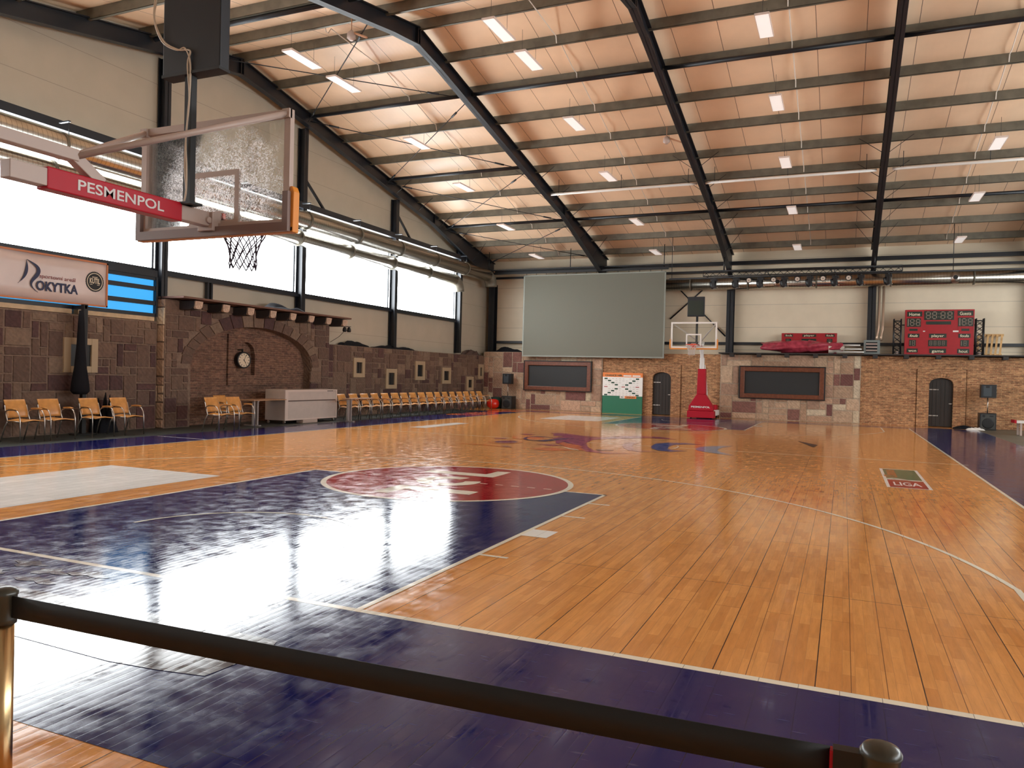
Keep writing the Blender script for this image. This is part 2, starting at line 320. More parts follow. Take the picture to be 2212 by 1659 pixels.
    def build(s, name, mats, parent=None, bevel=0, inv=None):
        me = bpy.data.meshes.new(name)
        vs = s.v
        if inv is not None: vs = [tuple(inv @ Vector(v)) for v in vs]
        me.from_pydata(vs, [], s.f); mats = mats if isinstance(mats, (list, tuple)) else [mats]
        for m in mats: me.materials.append(m)
        for p, i, sm in zip(me.polygons, s.mi, s.sm): p.material_index = i; p.use_smooth = sm
        if any(c != (1, 1, 1) for c in s.col):
            ca = me.color_attributes.new('Col', 'FLOAT_COLOR', 'CORNER')
            for p, c in zip(me.polygons, s.col):
                for li in p.loop_indices: ca.data[li].color = (*c, 1)
        me.update(); o = bpy.data.objects.new(name, me); COL.objects.link(o)
        if bevel:
            b = o.modifiers.new('bevel', 'BEVEL'); b.width = bevel; b.segments = 2; b.limit_method = 'ANGLE'
        if parent: o.parent = parent
        return o
def tag(o, label=None, cat=None, group=None, kind=None):
    if label: o['label'] = label
    if cat: o['category'] = cat
    if group: o['group'] = group
    if kind: o['kind'] = kind
    return o
def thing(name, label, cat, loc=(0, 0, 0), rz=0, group=None):
    o = bpy.data.objects.new(name, None); COL.objects.link(o); o.location = loc; o.rotation_euler = (0, 0, rz); o.empty_display_size = .2
    return tag(o, label, cat, group)
def copy_tree(o, parent=None):
    c = o.copy(); COL.objects.link(c); c.parent = parent
    for ch in list(o.children): copy_tree(ch, c)
    return c
def struct(o): return tag(o, kind='structure')
def part(mb, name, m, parent, label=None, bevel=0):
    """part given in world coordinates under a thing that stands unrotated at parent.location"""
    v = Matrix.Translation(-Vector(parent.location)) if parent.parent is None and parent.type == 'EMPTY' else Matrix.Translation(-Vector(root_loc(parent)))
    o = mb.build(name, m, parent, bevel, inv=v)
    if label: o['label'] = label
    return o
def root_loc(o):
    while o.parent: o = o.parent
    return o.location
ORD = ['', 'first', 'second', 'third', 'fourth', 'fifth', 'sixth', 'seventh', 'eighth', 'ninth', 'tenth', 'eleventh', 'twelfth', 'thirteenth', 'fourteenth', 'fifteenth', 'sixteenth', 'seventeenth']
# ------------------------------------------------------------------ dimensions of the hall
XL, XR, YN, YF = -11.35, 17.9, -5.4, 31.05      # inner faces of the cladding
RIDGE = 13.0
def zr(y): return 10.82-.192*abs(y-RIDGE)        # underside of the roof liner
def zb(y): return zr(y)-.2                        # underside of the purlins = top of the rafters
HW, LEN = 7.607, 27.498                           # court half width, length
CY = LEN/2

# ------------------------------------------------------------------ floor with its painted court
ART = [('royal',[(1.2,13.71),(1.13,14.56),(1.34,15.06),(1.76,15.22),(2.18,15.01),(1.82,14.87),(1.59,14.47),(1.59,13.86),(1.69,13.29),(1.88,13.05),(2.19,13.08),(1.89,12.65),(1.59,12.76),(1.35,13.18)]),('white',[(1.73,13.32),(1.84,13.5),(1.8,14.12),(1.64,14.54),(1.76,14.12),(1.78,13.68)]),('sky',[(2.23,13.81),(2.25,14.31),(2.47,14.79),(2.92,15.18),(2.75,14.6),(2.71,14.09),(2.75,13.66),(2.85,13.36),(3.27,12.65),(2.9,12.86),(2.6,13.1),(2.37,13.36)]),('lilac',[(0.55,13.53),(0.43,14.32),(0.56,14.54),(0.75,14.4),(0.72,14.01),(0.82,13.41),(1.07,12.65),(1.38,12.45),(1.71,12.42),(1.3,12.19),(1.03,12.33),(0.76,12.88)]),('purple',[(-1.21,13.72),(-1.28,14.68),(-1.0,15.17),(-0.33,15.93),(0.47,16.71),(1.27,16.33),(0.59,16.19),(-0.29,15.18),(-0.51,14.51),(-0.35,13.5),(0.04,12.47),(0.39,11.83),(0.9,11.61),(1.32,11.76),(0.85,11.3),(0.34,11.46),(-0.03,11.86),(-0.42,12.48),(-0.95,13.01)]),('purple',[(-2.16,16.14),(-1.72,16.13),(-1.14,15.68),(-0.66,15.65),(-1.14,15.14),(-1.79,15.12)]),('purple',[(-0.47,16.03),(0.15,16.8),(0.75,16.77),(1.31,16.28),(0.82,16.2),(0.17,16.27)]),('orange',[(-0.95,13.45),(-0.73,13.37),(-0.39,12.77),(-0.12,12.34),(0.27,11.68),(0.01,11.72),(-0.34,12.1),(-0.75,12.82)]),('navy',[(-0.85,13.39),(-0.54,13.53),(-0.47,13.26),(-0.69,13.09)]),('navy',[(0.33,12.08),(0.71,12.26),(0.73,12.04),(0.43,11.92)]),('orange',[(-0.97,11.42),(-0.61,11.88),(-0.01,11.58),(-0.35,11.19),(-0.76,11.24)]),('purple',[(-1.27,12.47),(-0.87,12.58),(-0.43,12.51),(-0.86,12.27)]),('orange',[(-2.85,11.41),(-2.56,11.57),(-2.23,11.64),(-1.67,11.47),(-1.28,11.23),(-1.84,11.39),(-2.4,11.46)]),('navy',[(-1.7,11.5),(-1.53,11.53),(-1.37,11.36),(-1.57,11.35)]),('purple',[(-2.76,13.4),(-2.45,13.53),(-2.4,13.32),(-2.64,13.18)]),('orange',[(-1.72,12.81),(-1.67,12.61),(-1.68,12.4),(-1.75,12.22),(-1.85,12.08),(-1.99,12.02),(-2.14,12.03),(-2.28,12.12),(-2.39,12.27),(-2.44,12.47),(-2.44,12.68),(-2.38,12.87),(-2.27,13.02),(-2.12,13.09),(-1.97,13.08),(-1.83,12.98)]),('wood',[(-1.76,12.79),(-1.72,12.62),(-1.73,12.44),(-1.79,12.28),(-1.89,12.16),(-2.02,12.1),(-2.15,12.1),(-2.26,12.17),(-2.35,12.29),(-2.4,12.46),(-2.39,12.64),(-2.33,12.8),(-2.23,12.93),(-2.1,13.0),(-1.96,12.99),(-1.84,12.92)]),('navy',[(-1.82,12.73),(-1.79,12.61),(-1.8,12.48),(-1.85,12.36),(-1.93,12.27),(-2.02,12.22),(-2.12,12.22),(-2.21,12.27),(-2.27,12.36),(-2.31,12.48),(-2.3,12.61),(-2.25,12.73),(-2.17,12.83),(-2.08,12.88),(-1.97,12.88),(-1.88,12.83)]),('purple',[(-1.89,12.64),(-1.88,12.57),(-1.88,12.49),(-1.92,12.41),(-1.96,12.36),(-2.03,12.32),(-2.09,12.32),(-2.14,12.35),(-2.18,12.41),(-2.2,12.48),(-2.2,12.56),(-2.17,12.64),(-2.12,12.7),(-2.05,12.73),(-1.99,12.73),(-1.93,12.7)]),('orange',[(-1.95,14.3),(-1.89,14.09),(-1.89,13.88),(-1.93,13.7),(-2.01,13.58),(-2.12,13.54),(-2.25,13.57),(-2.37,13.68),(-2.47,13.85),(-2.53,14.06),(-2.55,14.27),(-2.51,14.46),(-2.43,14.59),(-2.31,14.64),(-2.17,14.6),(-2.05,14.48)]),('wood',[(-1.93,14.25),(-1.89,14.1),(-1.89,13.95),(-1.93,13.82),(-2.0,13.72),(-2.09,13.68),(-2.18,13.7),(-2.28,13.77),(-2.35,13.89),(-2.39,14.04),(-2.39,14.19),(-2.36,14.33),(-2.29,14.42),(-2.19,14.47),(-2.09,14.45),(-2.0,14.37)]),('navy',[(-1.51,14.24),(-1.44,13.97),(-1.42,13.71),(-1.47,13.5),(-1.56,13.37),(-1.69,13.32),(-1.83,13.37),(-1.98,13.52),(-2.1,13.74),(-2.18,14.0),(-2.2,14.27),(-2.16,14.5),(-2.07,14.65),(-1.93,14.7),(-1.77,14.63),(-1.63,14.47)]),('wood',[(-1.48,14.16),(-1.43,13.96),(-1.43,13.75),(-1.47,13.58),(-1.55,13.46),(-1.66,13.42),(-1.79,13.45),(-1.9,13.56),(-2.0,13.72),(-2.06,13.93),(-2.06,14.14),(-2.02,14.32),(-1.94,14.44),(-1.82,14.49),(-1.69,14.45),(-1.57,14.34)]),('orange',[(-1.7,14.24),(-1.66,14.11),(-1.66,13.97),(-1.7,13.85),(-1.76,13.76),(-1.84,13.72),(-1.93,13.74),(-2.01,13.81),(-2.08,13.92),(-2.11,14.05),(-2.12,14.19),(-2.08,14.32),(-2.02,14.41),(-1.93,14.45),(-1.84,14.43),(-1.76,14.36)]),('purple',[(-2.23,16.06),(-1.97,16.21),(-1.26,15.68),(-1.14,15.34),(-1.56,15.41),(-1.94,15.65)]),('purple',[(-2.81,15.15),(-2.36,15.27),(-2.37,14.93),(-2.56,14.91)]),('purple',[(-1.56,14.35),(-1.46,15.14),(-1.11,15.58),(-0.68,14.77),(-0.34,13.51),(-0.16,12.31),(-0.65,13.26),(-1.21,14.0)]),('navy',[(-1.6,13.36),(-1.36,14.2),(-1.11,14.81),(-1.02,14.61),(-1.2,13.95),(-1.33,13.23)]),('orange',[(-0.86,12.94),(-0.89,13.41),(-0.6,13.01),(-0.35,12.89),(-0.03,12.41),(-0.35,12.41)]),('white',[(-0.53,12.27),(-0.18,11.92),(0.05,11.75),(0.09,11.64),(-0.17,11.76)])]
def build_floor():
    b = MB(); mats = [WOOD, P_BLUE, P_WHITE, P_RED, P_CREAM, MAT_DARK, MAT_GREY, P_ROYAL, P_SKY, P_LILAC, P_PURPLE, P_ORANGE, P_GREEN, P_BLACK, P_WORN]
    B, W_, RD, CR, DK, GR, RO, SK, LI, PU, OR, GN, BK = range(1, 14)
    b.box((XL-.3, YN-.3, -.2), (XR+.3, YF+.3, 0))
    e = .0008
    b.m = DK; b.rect(XL, -9.25, YN, 26.9, e); b.m = GR; b.rect(9.95, XR, YN, YF-.7, e)
    b.m = B
    b.rect(-9.25, -HW, -2.07, 28.62, 2*e); b.rect(HW, 9.95, -2.07, 28.62, 2*e); b.rect(-HW, HW, -2.07, 0, 2*e); b.rect(-HW, HW, LEN, 28.62, 2*e)
    for s in (0, 1):
        T = (lambda x, y: (x, y)) if s == 0 else (lambda x, y: (-x, LEN-y))
        def rc(x0, x1, y0, y1, lv, m):
            b.m = m; p = [T(x0, y0), T(x1, y0), T(x1, y1), T(x0, y1)]; b.flat(p, lv*e)
        def ring(cx, cy, r0, r1, t0, t1, lv, m, n=96):
            b.m = m
            for i in range(n):
                a, c = t0+(t1-t0)*i/n, t0+(t1-t0)*(i+1)/n
                b.flat([T(cx+r*math.cos(t), cy+r*math.sin(t)) for r, t in ((r0, a), (r1, a), (r1, c), (r0, c))], lv*e)
        rc(-2.45, 2.45, 0, 5.8, 2, B)
        b.m = RD; b.flat([T(1.8*math.cos(t), 5.8+1.8*math.sin(t)) for t in [2*math.pi*i/72 for i in range(72)]], 4*e)
        for x in (-2.45, 2.40): rc(x, x+.05, 0, 5.8, 3, W_)
        rc(-2.45, 2.45, 5.75, 5.8, 3, W_)
        ring(0, 5.8, 1.78, 1.86, 0, 2*math.pi, 5, W_)
        rc(-HW, HW, -.06, 0, 3, W_); 
        for x in (-6.707, 6.657): rc(x, x+.05, 0, 2.85, 3, W_)
        a0 = math.acos(6.68/6.8)
        ring(0, 1.575, 6.77, 6.82, a0, math.pi-a0, 3, W_)
        ring(0, 1.3, 1.22, 1.26, 0.02, math.pi-.02, 5, W_, 48)
        for sx in ((1,) if s == 0 else (-1,)):
            for y in (1.81, 3.98, 4.98): rc(sx*2.45, sx*2.72, y-.025, y+.025, 3, W_)
            rc(sx*2.45, sx*2.72, 2.75, 3.1, 3, CR)
        for x in (.5, .75, 1.0, 1.25, 1.5): rc(x, x+.12, 5.82, 5.86, 5, W_); rc(-x-.12, -x, 5.82, 5.86, 5, W_)
        # emblem in the circle: two opposed L shapes around an open ring
        b.m = W_
        for q in (1, -1):
            for poly in ([(-.85, 6.52), (.39, 6.52), (.39, 6.82), (-.85, 6.82)], [(.14, 6.82), (.39, 6.82), (.38, 7.26), (.15, 7.25)]):
                b.flat([T(q*x, 5.8+q*(y-5.8)) for x, y in poly], 5*e)
        ring(0, 5.8, .24, .48, R(75), R(385), 6, W_, 40)
        b.m = CR; b.rect(*((-5.39, -3.1, 1.0, 4.41) if s == 0 else (-5.2, -2.9, 22.75, 26.1)), 3*e)
        # thin throw-in marks outside the sideline
        b.m = CR; b.rect(-9.16, -HW, *((8.66, 8.71) if s == 0 else (18.79, 18.84)), 3*e)
    for x in (-HW-.05, HW): b.m = W_; b.rect(x, x+.05, 0, LEN, 3*e)
    b.m = W_; b.rect(-HW-.1, HW+.15, CY-.025, CY+.025, 3*e)
    idx = dict(royal=RO, sky=SK, lilac=LI, purple=PU, orange=OR, navy=B, white=W_, wood=0)
    for k, (c, pts) in enumerate(ART): b.m = idx[c]; b.flat(pts, (4+k*.12)*e)
    # sponsor decal by the right sideline and its paler twin on the left
    b.m = CR; b.rect(6.04, 6.68, 9.03, 11.93, 3*e); b.rect(-6.40, -5.87, 15.3, 18.2, 3*e)
    b.m = GN; b.rect(6.09, 6.63, 10.22, 11.88, 4*e); b.m = RD; b.rect(6.09, 6.63, 9.08, 10.12, 4*e)
    b.m = W_
    for r0 in (.0, .035): b.flat([(6.05+.62*t, 10.15+r0*2+.22*math.sin(t*5.5)*(1-t)) for t in [i/14 for i in range(15)]]+[(6.05+.62*t, 10.10+r0*2+.22*math.sin(t*5.5)*(1-t)) for t in [i/14 for i in range(14, -1, -1)]], 5*e)
    b.m = OR; b.text('Chance', (6.27, 11.1, 5*e), (0, 1, 0), (-1, 0, 0), h=.2, w=1.25, ext=0, bold=.02)
    b.m = CR; b.text('LIGA', (6.36, 9.35, 5*e), (1, 0, 0), (0, 1, 0), h=.45, w=.40, ext=0, bold=.02)
    b.m = GN; b.rect(-6.36, -6.34, 16.75, 18.15, 4*e); b.rect(-5.93, -5.91, 16.75, 18.15, 4*e); b.rect(-6.36, -5.91, 16.75, 16.79, 4*e)
    b.m = CR
    # worn patches in the varnish near the belt
    b.m = 14; b.flat([(-1.2, -.72), (.98, -.70), (2.0, -.73), (2.36, -.74), (2.43, -.9), (2.38, -1.32), (2.1, -1.37), (1.77, -1.40), (.96, -1.37), (-1.2, -1.33)], 5*e)
    for px_, py_, k in ((-.55,-.25,0),(-.2,-.33,1),(.12,-.24,2),(-.05,-.52,3),(-.6,-.5,4),(-1.0,-.3,5)): b.flat([(px_+.16*math.cos(t)*(1+.5*math.sin(3*t+k)), py_+.07*math.sin(t)*(1+.5*math.cos(4*t+k))) for t in [2*math.pi*j/20 for j in range(20)]], 5*e)
    # black wedge-shaped sticker
    b.m = BK; b.flat([(4.24, 18.15), (4.80, 17.0), (4.72, 16.1)], 4*e)
    # orange and purple flames in the far left corner of the blue band
    rnd = random.Random(5)
    for i in range(34):
        if i < 15: cx, cy = rnd.uniform(-9.0, -8.0), rnd.uniform(23, 28.2)
        else: cx, cy = rnd.uniform(-9.0, -4.6), rnd.uniform(27.7, 28.5)
        ax, ay = (rnd.uniform(.12, .3), rnd.uniform(.5, 1.1)) if i < 15 else (rnd.uniform(.3, .7), rnd.uniform(.1, .22))
        b.m = OR if rnd.random() < .6 else PU
        b.flat([(cx+ax*math.cos(t)*(1+.35*math.sin(3*t+i)), cy+ay*math.sin(t)*(1+.3*math.cos(2*t+i))) for t in [2*math.pi*j/18 for j in range(18)]], (4+i*.05)*e)
    return struct(b.build('floor', mats))
build_floor()

# ------------------------------------------------------------------ shell
COLS_Y = (-.8, 4.85, 10.5, 16.12, 21.8, 27.42)
def gable(x, sgn, nm, mclad, mwin, z0, z1, first):
    """gable wall with a translucent band between z0 and z1; sgn = direction outwards"""
    b = MB(); t = .12; xo = x+sgn*t
    lo, hi = min(x, xo), max(x, xo)
    ye = 27.42
    b.box((lo, YN, 0), (hi, YF, z0)); b.box((lo, ye, z0), (hi, YF, z1))
    b.prism([(YN, z1), (YF, z1), (YF, zr(YF)+.05), (RIDGE, zr(RIDGE)+.05), (YN, zr(YN)+.05)], (lo, 0, 0), (0, 1, 0), (0, 0, 1), (1, 0, 0), t)
    struct(b.build(nm, mclad))
    ys = [YN]+list(COLS_Y)
    for k in range(len(ys)-1):
        g = MB(); g.box((x+sgn*.04, ys[k], z0), (x+sgn*.07, ys[k+1], z1)); o = struct(g.build('window_%d' % (first+k), mwin))
        f = MB()
        for yy in (ys[k]+.12, ys[k+1]-.12): f.box((x-sgn*.0, yy-.03, z0), (x+sgn*.07, yy+.03, z1))
        f.box((x-.03, ys[k], z0-.02), (x+.03, ys[k+1], z0+.05)); f.box((x-.03, ys[k], z1-.05), (x+.03, ys[k+1], z1))
        f.build('window_frame', STEEL, o)
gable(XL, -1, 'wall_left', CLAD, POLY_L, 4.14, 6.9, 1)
gable(XR, 1, 'wall_right', CLAD, FILL_PANEL, 3.2, 6.9, 7)  # bands on this unseen wall are added to light the hall
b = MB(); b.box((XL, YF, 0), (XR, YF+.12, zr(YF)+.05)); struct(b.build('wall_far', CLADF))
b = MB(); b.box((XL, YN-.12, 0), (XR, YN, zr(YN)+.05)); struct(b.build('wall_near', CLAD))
b = MB()
for ya, yb in ((YN-.12, RIDGE), (RIDGE, YF+.12)):
    za, zc = zr(ya), zr(yb); x0, x1 = XL-.12, XR+.12
    n = b.add([(x0, ya, za), (x1, ya, za), (x1, yb, zc), (x0, yb, zc), (x0, ya, za+.12), (x1, ya, za+.12), (x1, yb, zc+.12), (x0, yb, zc+.12)])
    for q in ((0, 3, 2, 1), (4, 5, 6, 7), (0, 1, 5, 4), (1, 2, 6, 5), (2, 3, 7, 6), (3, 0, 4, 7)): b.face([n+i for i in q])
struct(b.build('ceiling', CEIL))

# ------------------------------------------------------------------ steel frame
def rafter(x, label, braces=True, wid=.2):
    th = thing('steel_rafter', label, 'rafter', (x, RIDGE, 9.6), group='portal rafters under the roof')
    b = MB()
    def dep(y):
        d = abs(y-RIDGE)
        if d < 1.2: return .48-.06*d/1.2
        if d < 11.5: return .42
        return .42+(d-11.5)*.62/6.3
    ys = [YN+.1, -1.2, 1.5, 11.8, 13.0, 14.2, 24.5, 26.0, 28.0, 30.75]
    for a, c in zip(ys, ys[1:]):
        ta, tc_, ba, bc = zb(a), zb(c), zb(a)-dep(a), zb(c)-dep(c)
        b.prism([(a, ba), (c, bc), (c, tc_), (a, ta)], (x-.012, 0, 0), (0, 1, 0), (0, 0, 1), (1, 0, 0), .024)
        for (p, q, h) in ((ta-.025, tc_-.025, .025), (ba, bc, .025)):
            b.prism([(a, p), (c, q), (c, q+h), (a, p+h)], (x-wid/2, 0, 0), (0, 1, 0), (0, 0, 1), (1, 0, 0), wid)
    for y in (12.93, 13.04, 24.5): b.box((x-wid/2, y-.012, zb(y)-dep(y)), (x+wid/2, y+.012, zb(y)))
    part(b, 'beam', STEEL, th)
    if braces:
        for y in (21.4, 23.1, 24.85, 26.5, 28.2):
            for sx in ((1, -1) if x > -10 else (1,)):
                f = MB(); f.bar((x+sx*.1, y, zb(y)-dep(y)+.05), (x+sx*.75, y, zb(y)+.1), .03, .012); part(f, 'fly_brace', STEEL, th)
    return th
for x, nm in ((-10.98, 'dark steel gable rafter against the left wall, first from the left'), (-5.08, 'dark steel rafter second from the left, above the grey projection screen'),
              (.66, 'dark steel rafter third from the left, running down towards the portable hoop'), (6.35, 'dark steel rafter fourth from the left, meeting the column beside the scoreboard')):
    rafter(x, nm)
rafter(12.05, 'dark steel rafter beyond the scoreboard side of the hall, rightmost', braces=False)

PY = [(14.5), 16.2, 17.92, 19.65, 21.4, 23.1, 24.85, 26.5, 28.2, 29.9]
def purlin(y, label):
    s = 1 if y > RIDGE else -1; zt = zr(y)
    b = MB(); x0, x1 = XL, XR
    b.box((x0, y-.004, zt-.26), (x1, y+.004, zt-.002)); b.box((x0, y-.004, zt-.26), (x1, y+.075, zt-.252)); b.box((x0, y+.067, zt-.26), (x1, y+.075, zt-.235))
    tag(b.build('roof_purlin', GALV), label, 'purlin', 'galvanised purlins across the roof')
for i, y in enumerate(PY): purlin(y, 'grey galvanised roof purlin on the far slope, %s down from the ridge' % ORD[i+2])
purlin(13.03, 'grey galvanised roof purlin at the ridge of the roof')
for i, y in enumerate((11.5, 9.8, 8.08, 6.4)): purlin(y, 'grey galvanised purlin on the near slope, %s from the ridge' % ORD[i+2])
def strut(y, x0, x1, label, dz=.33):
    b = MB(); b.cyl((x0, y, zr(y)-dz), (x1, y, zr(y)-dz), .06, n=10); tag(b.build('steel_strut', STEEL), label, 'strut', 'tubular struts between rafters')
for y, t in ((9.9, 'on the near slope'), (16.05, 'on the far slope, upper line'), (25.55, 'on the far slope, lower line')):
    for i, (a, c) in enumerate(((-10.88, -5.18), (-4.98, .56), (.76, 6.25), (6.45, 11.95))):
        strut(y, a, c, 'black tubular strut %s, in the %s bay from the left' % (t, ORD[i+1]))
strut(20.75, -10.88, -5.18, 'black tubular strut in the first bay between two pairs of crossing rods')
def rod(p, q, label):
    b = MB(); p, q = Vector(p), Vector(q); b.cyl(p, q, .014, n=6); d = q-p
    for t in (.08, .85): b.cyl(p+d*t, p+d*(t+.045), .032, n=8)
    tag(b.build('brace_rod', STEEL), label, 'brace rod', 'crossing brace rods in the first roof bay')
for i, (ya, yb_) in enumerate(((11.0, 16.0), (16.1, 20.7), (20.8, 25.5), (25.6, 29.9))):
    z1, z2 = zb(ya)-.25, zb(yb_)-.25
    rod((-10.9, ya, z1), (-5.17, yb_, z2), 'thin black brace rod sloping away to the right, %s crossing pair from the ridge' % ORD[i+1])
    rod((-10.9, yb_, z2-.05), (-5.17, ya, z1-.05), 'thin black brace rod rising to the right, %s crossing pair from the ridge' % ORD[i+1])
def hcol(x, y, z1, w, d, label, along='x'):
    b = MB()
    if along == 'x': b.box((x-w/2, y-d/2, 0), (x+w/2, y-d/2+.02, z1)); b.box((x-w/2, y+d/2-.02, 0), (x+w/2, y+d/2, z1)); b.box((x-.01, y-d/2, 0), (x+.01, y+d/2, z1))
    else: b.box((x-d/2, y-w/2, 2.6), (x-d/2+.02, y+w/2, z1)); b.box((x+d/2-.02, y-w/2, 2.6), (x+d/2, y+w/2, z1)); b.box((x-d/2, y-.01, 2.6), (x+d/2, y+.01, z1))
    return tag(b.build('steel_column', STEEL), label, 'column', 'steel columns along the walls')
LC = ['left of the picture beside the club banner', 'at the right end of the blue glazing', 'above the arched brick niche', 'between the two right-hand bright windows', 'at the right end of the bright window band']
for y, t in zip(COLS_Y[1:], LC): hcol(XL+.17, y, min(zb(y)-.2, zb(y)-.45), .2, .26, 'dark steel gable column %s' % t, 'y')
hcol(-10.98, 30.78, zb(30.75)-1.05, .3, .4, 'dark steel corner column where the left and far walls meet')
for x, t in ((-5.08, 'behind the grey screen'), (.66, 'behind the portable hoop'), (6.35, 'beside the grey vent box on the ledge'), (12.05, 'at the far right')):
    hcol(x, 30.82, zb(30.75)-1.05, .3, .4, 'dark steel wall column %s' % t)
# rails and beams on the walls
def railx(x0, x1, y, z, h, d, label, m=None): b = MB(); b.box((x0, y-d/2, z), (x1, y+d/2, z+h)); return tag(b.build('wall_rail', m or STEEL), label, 'rail')
def raily(y0, y1, x, z, h, d, label, m=None): b = MB(); b.box((x-d/2, y0, z), (x+d/2, y1, z+h)); return tag(b.build('wall_rail', m or STEEL), label, 'rail')
raily(YN+.05, 30.9, -11.12, 6.93, .2, .16, 'long dark beam on the left wall just above the ducts')
raily(YN+.05, 10.3, -11.18, 3.93, .17, .2, 'dark sill beam under the bright windows beside the banner')
raily(10.62, 27.3, -11.24, 4.02, .1, .12, 'thin dark sill rail under the bright windows above the arch')
railx(-10.8, 17.6, 30.92, 3.22, .12, .1, 'dark horizontal rail low on the far wall behind the scoreboard')
railx(-10.8, 17.6, 30.6, 6.72, .16, .16, 'dark eaves beam across the top of the far wall')
railx(-10.8, 17.6, 30.72, 6.42, .1, .1, 'thinner dark rail under the eaves beam of the far wall')
for y in (5.0, 10.65, 16.28, 21.95):
    b = MB(); b.bar((-11.1, y-.06, 7.85), (-11.1, y+.90, 7.1), .07, .07)
    tag(b.build('knee_brace', STEEL), 'short dark diagonal brace on the gable beam, %s from the left' % ORD[[5.0, 10.65, 16.28, 21.95].index(y)+1], 'brace')
b = MB(); b.box((-11.3, 12.13, 3.44), (-11.2, 12.19, 4.05)); b.box((-11.3, 12.27, 3.44), (-11.2, 12.33, 4.05))
tag(b.build('short_mullion', STEEL), 'short twin grey mullion standing on the ledge above the arch', 'mullion')
# wind bracing behind the far hoop
for p, q, t in (((-1.9, 30.93, 6.0), (.45, 30.93, 3.6), 'falling'), ((-2.05, 31.0, 4.4), (-.4, 31.0, 5.9), 'rising')):
    b = MB(); b.cyl(p, q, .03, n=8); tag(b.build('brace_rod', STEEL), 'black brace rod %s to the right on the far wall behind the hoop' % t, 'brace rod')
# ------------------------------------------------------------------ ducts
def ring_y(b, x, y, z, r): b.cyl((x, y-.03, z), (x, y+.03, z), r+.02, n=28)
def duct_y(x, z, r, y0, y1, label, elbow):
    th = thing('ventilation_duct', label, 'duct', (x, (y0+y1)/2, z))
    b = MB(); b.cyl((x, y0, z), (x, y1, z), r, n=32); part(b, 'pipe', DUCT, th)
    y = y0+1.2
    while y < y1-.5:
        c = MB(); ring_y(c, x, y, z, r); part(c, 'joint_band', GALV, th)
        c = MB(); c.cyl((x, y+.2, z+r), (x, y+.2, z+r+.32), .008, n=6); c.box((x-.3, y+.17, z+r+.30), (x+.02, y+.23, z+r+.33)); part(c, 'hanger', STEEL, th); y += 2.8
    c = MB(); c.tube([(x, y1+(.5*math.sin(t)), z-elbow*(.5-.5*math.cos(t))) for t in [i*math.pi/16 for i in range(9)]], r, 24); part(c, 'elbow', GALV, th)
duct_y(-10.60, 6.42, .28, YN+.2, 29.2, 'long round silver duct in front of the bright windows, upper of the two', 1)
duct_y(-10.92, 5.88, .25, YN+.2, 26.4, 'silver duct close to the bright windows, lower of the two', 1)
th = thing('ventilation_duct', 'long round silver duct along the far wall behind the stage lights', 'duct', (5, 30.2, 5.86))
b = MB(); b.cyl((-2.4, 30.2, 5.86), (17.2, 30.2, 5.86), .26, n=32); part(b, 'pipe', DUCTX, th)
for x in (-1.0, 1.45, 4.2, 7.0, 9.9, 12.6):
    c = MB(); c.cyl((x-.03, 30.2, 5.86), (x+.03, 30.2, 5.86), .28, n=28); part(c, 'joint_band', GALV, th)
for x in (2.68, 9.25):
    c = MB(); c.lathe((x, 30.0, 5.86), [(.10, -.1), (.22, -.02), (.21, .02), (.09, .12), (.07, .12)], 24, (0, -1, 0)); nz = part(c, 'air_nozzle', CHROME, th)
    c = MB(); c.cyl((x, 29.9, 5.86), (x, 29.872, 5.86), .085, n=20); part(c, 'nozzle_throat', BLACK, nz)
# pipes dropping beside the fourth column
for x, t in ((6.62, 'left'), (6.78, 'right')):
    b = MB(); b.tube([(x, 30.7, 5.65), (x, 30.7, 3.9), (x-.05, 30.65, 3.6), (x-.05, 30.6, 3.42)], .05, 10)
    tag(b.build('copper_pipe', mat('warm_pipe', (.62, .45, .33), .3, .6)), 'vertical warm metal pipe above the vent box, %s one of the pair' % t, 'pipe')

# ------------------------------------------------------------------ ceiling lights
LP = mat('light_panel', (.85, .8, .78), .4, emit=(1, .93, .88), es=.5); LFR = mat('light_frame', (.75, .62, .55), .4)
lt0 = None
ROWS = [(-7.75, (11.77, 13.57, 17.6, 21.05, 24.95, 28.5), 'first'), (-2.25, (12.0, 13.85, 17.5, 21.15, 25.2, 28.6), 'second'), (3.5, (13.9, 17.6, 21.2, 24.95, 28.7), 'third'), (9.2, (21.1, 24.75, 28.6), 'fourth')]
for x, ys, bay in ROWS:
    for i, y in enumerate(ys):
        z = min(9.66, zr(y)-.78) if y < 19 else zr(y)-.75
        lab = 'hanging light panel in the %s roof bay, %s from the top of its row' % (bay, ORD[i+1])
        if lt0 is None:
            lt0 = thing('hanging_light', lab, 'ceiling light', (x, y, z), group='light panels hanging from the roof')
            c = MB(); c.box((-.16, -.62, 0), (.16, -.6, .05)); c.box((-.16, .6, 0), (.16, .62, .05)); c.box((-.16, -.62, 0), (-.145, .62, .05)); c.box((.145, -.62, 0), (.16, .62, .05)); c.box((-.15, -.61, .035), (.15, .61, .05)); c.build('housing', LFR, lt0)
            c = MB(); c.box((-.145, -.6, .004), (.145, .6, .034)); c.build('diffuser', LP, lt0)
            for sy in (-.45, .45):
                c = MB(); c.cyl((0, sy, .05), (-.0, sy, .62), .004, n=5); c.build('suspension_wire', STEEL, lt0)
        else:
            o = copy_tree(lt0); o.location = (x, y, z); o['label'] = lab
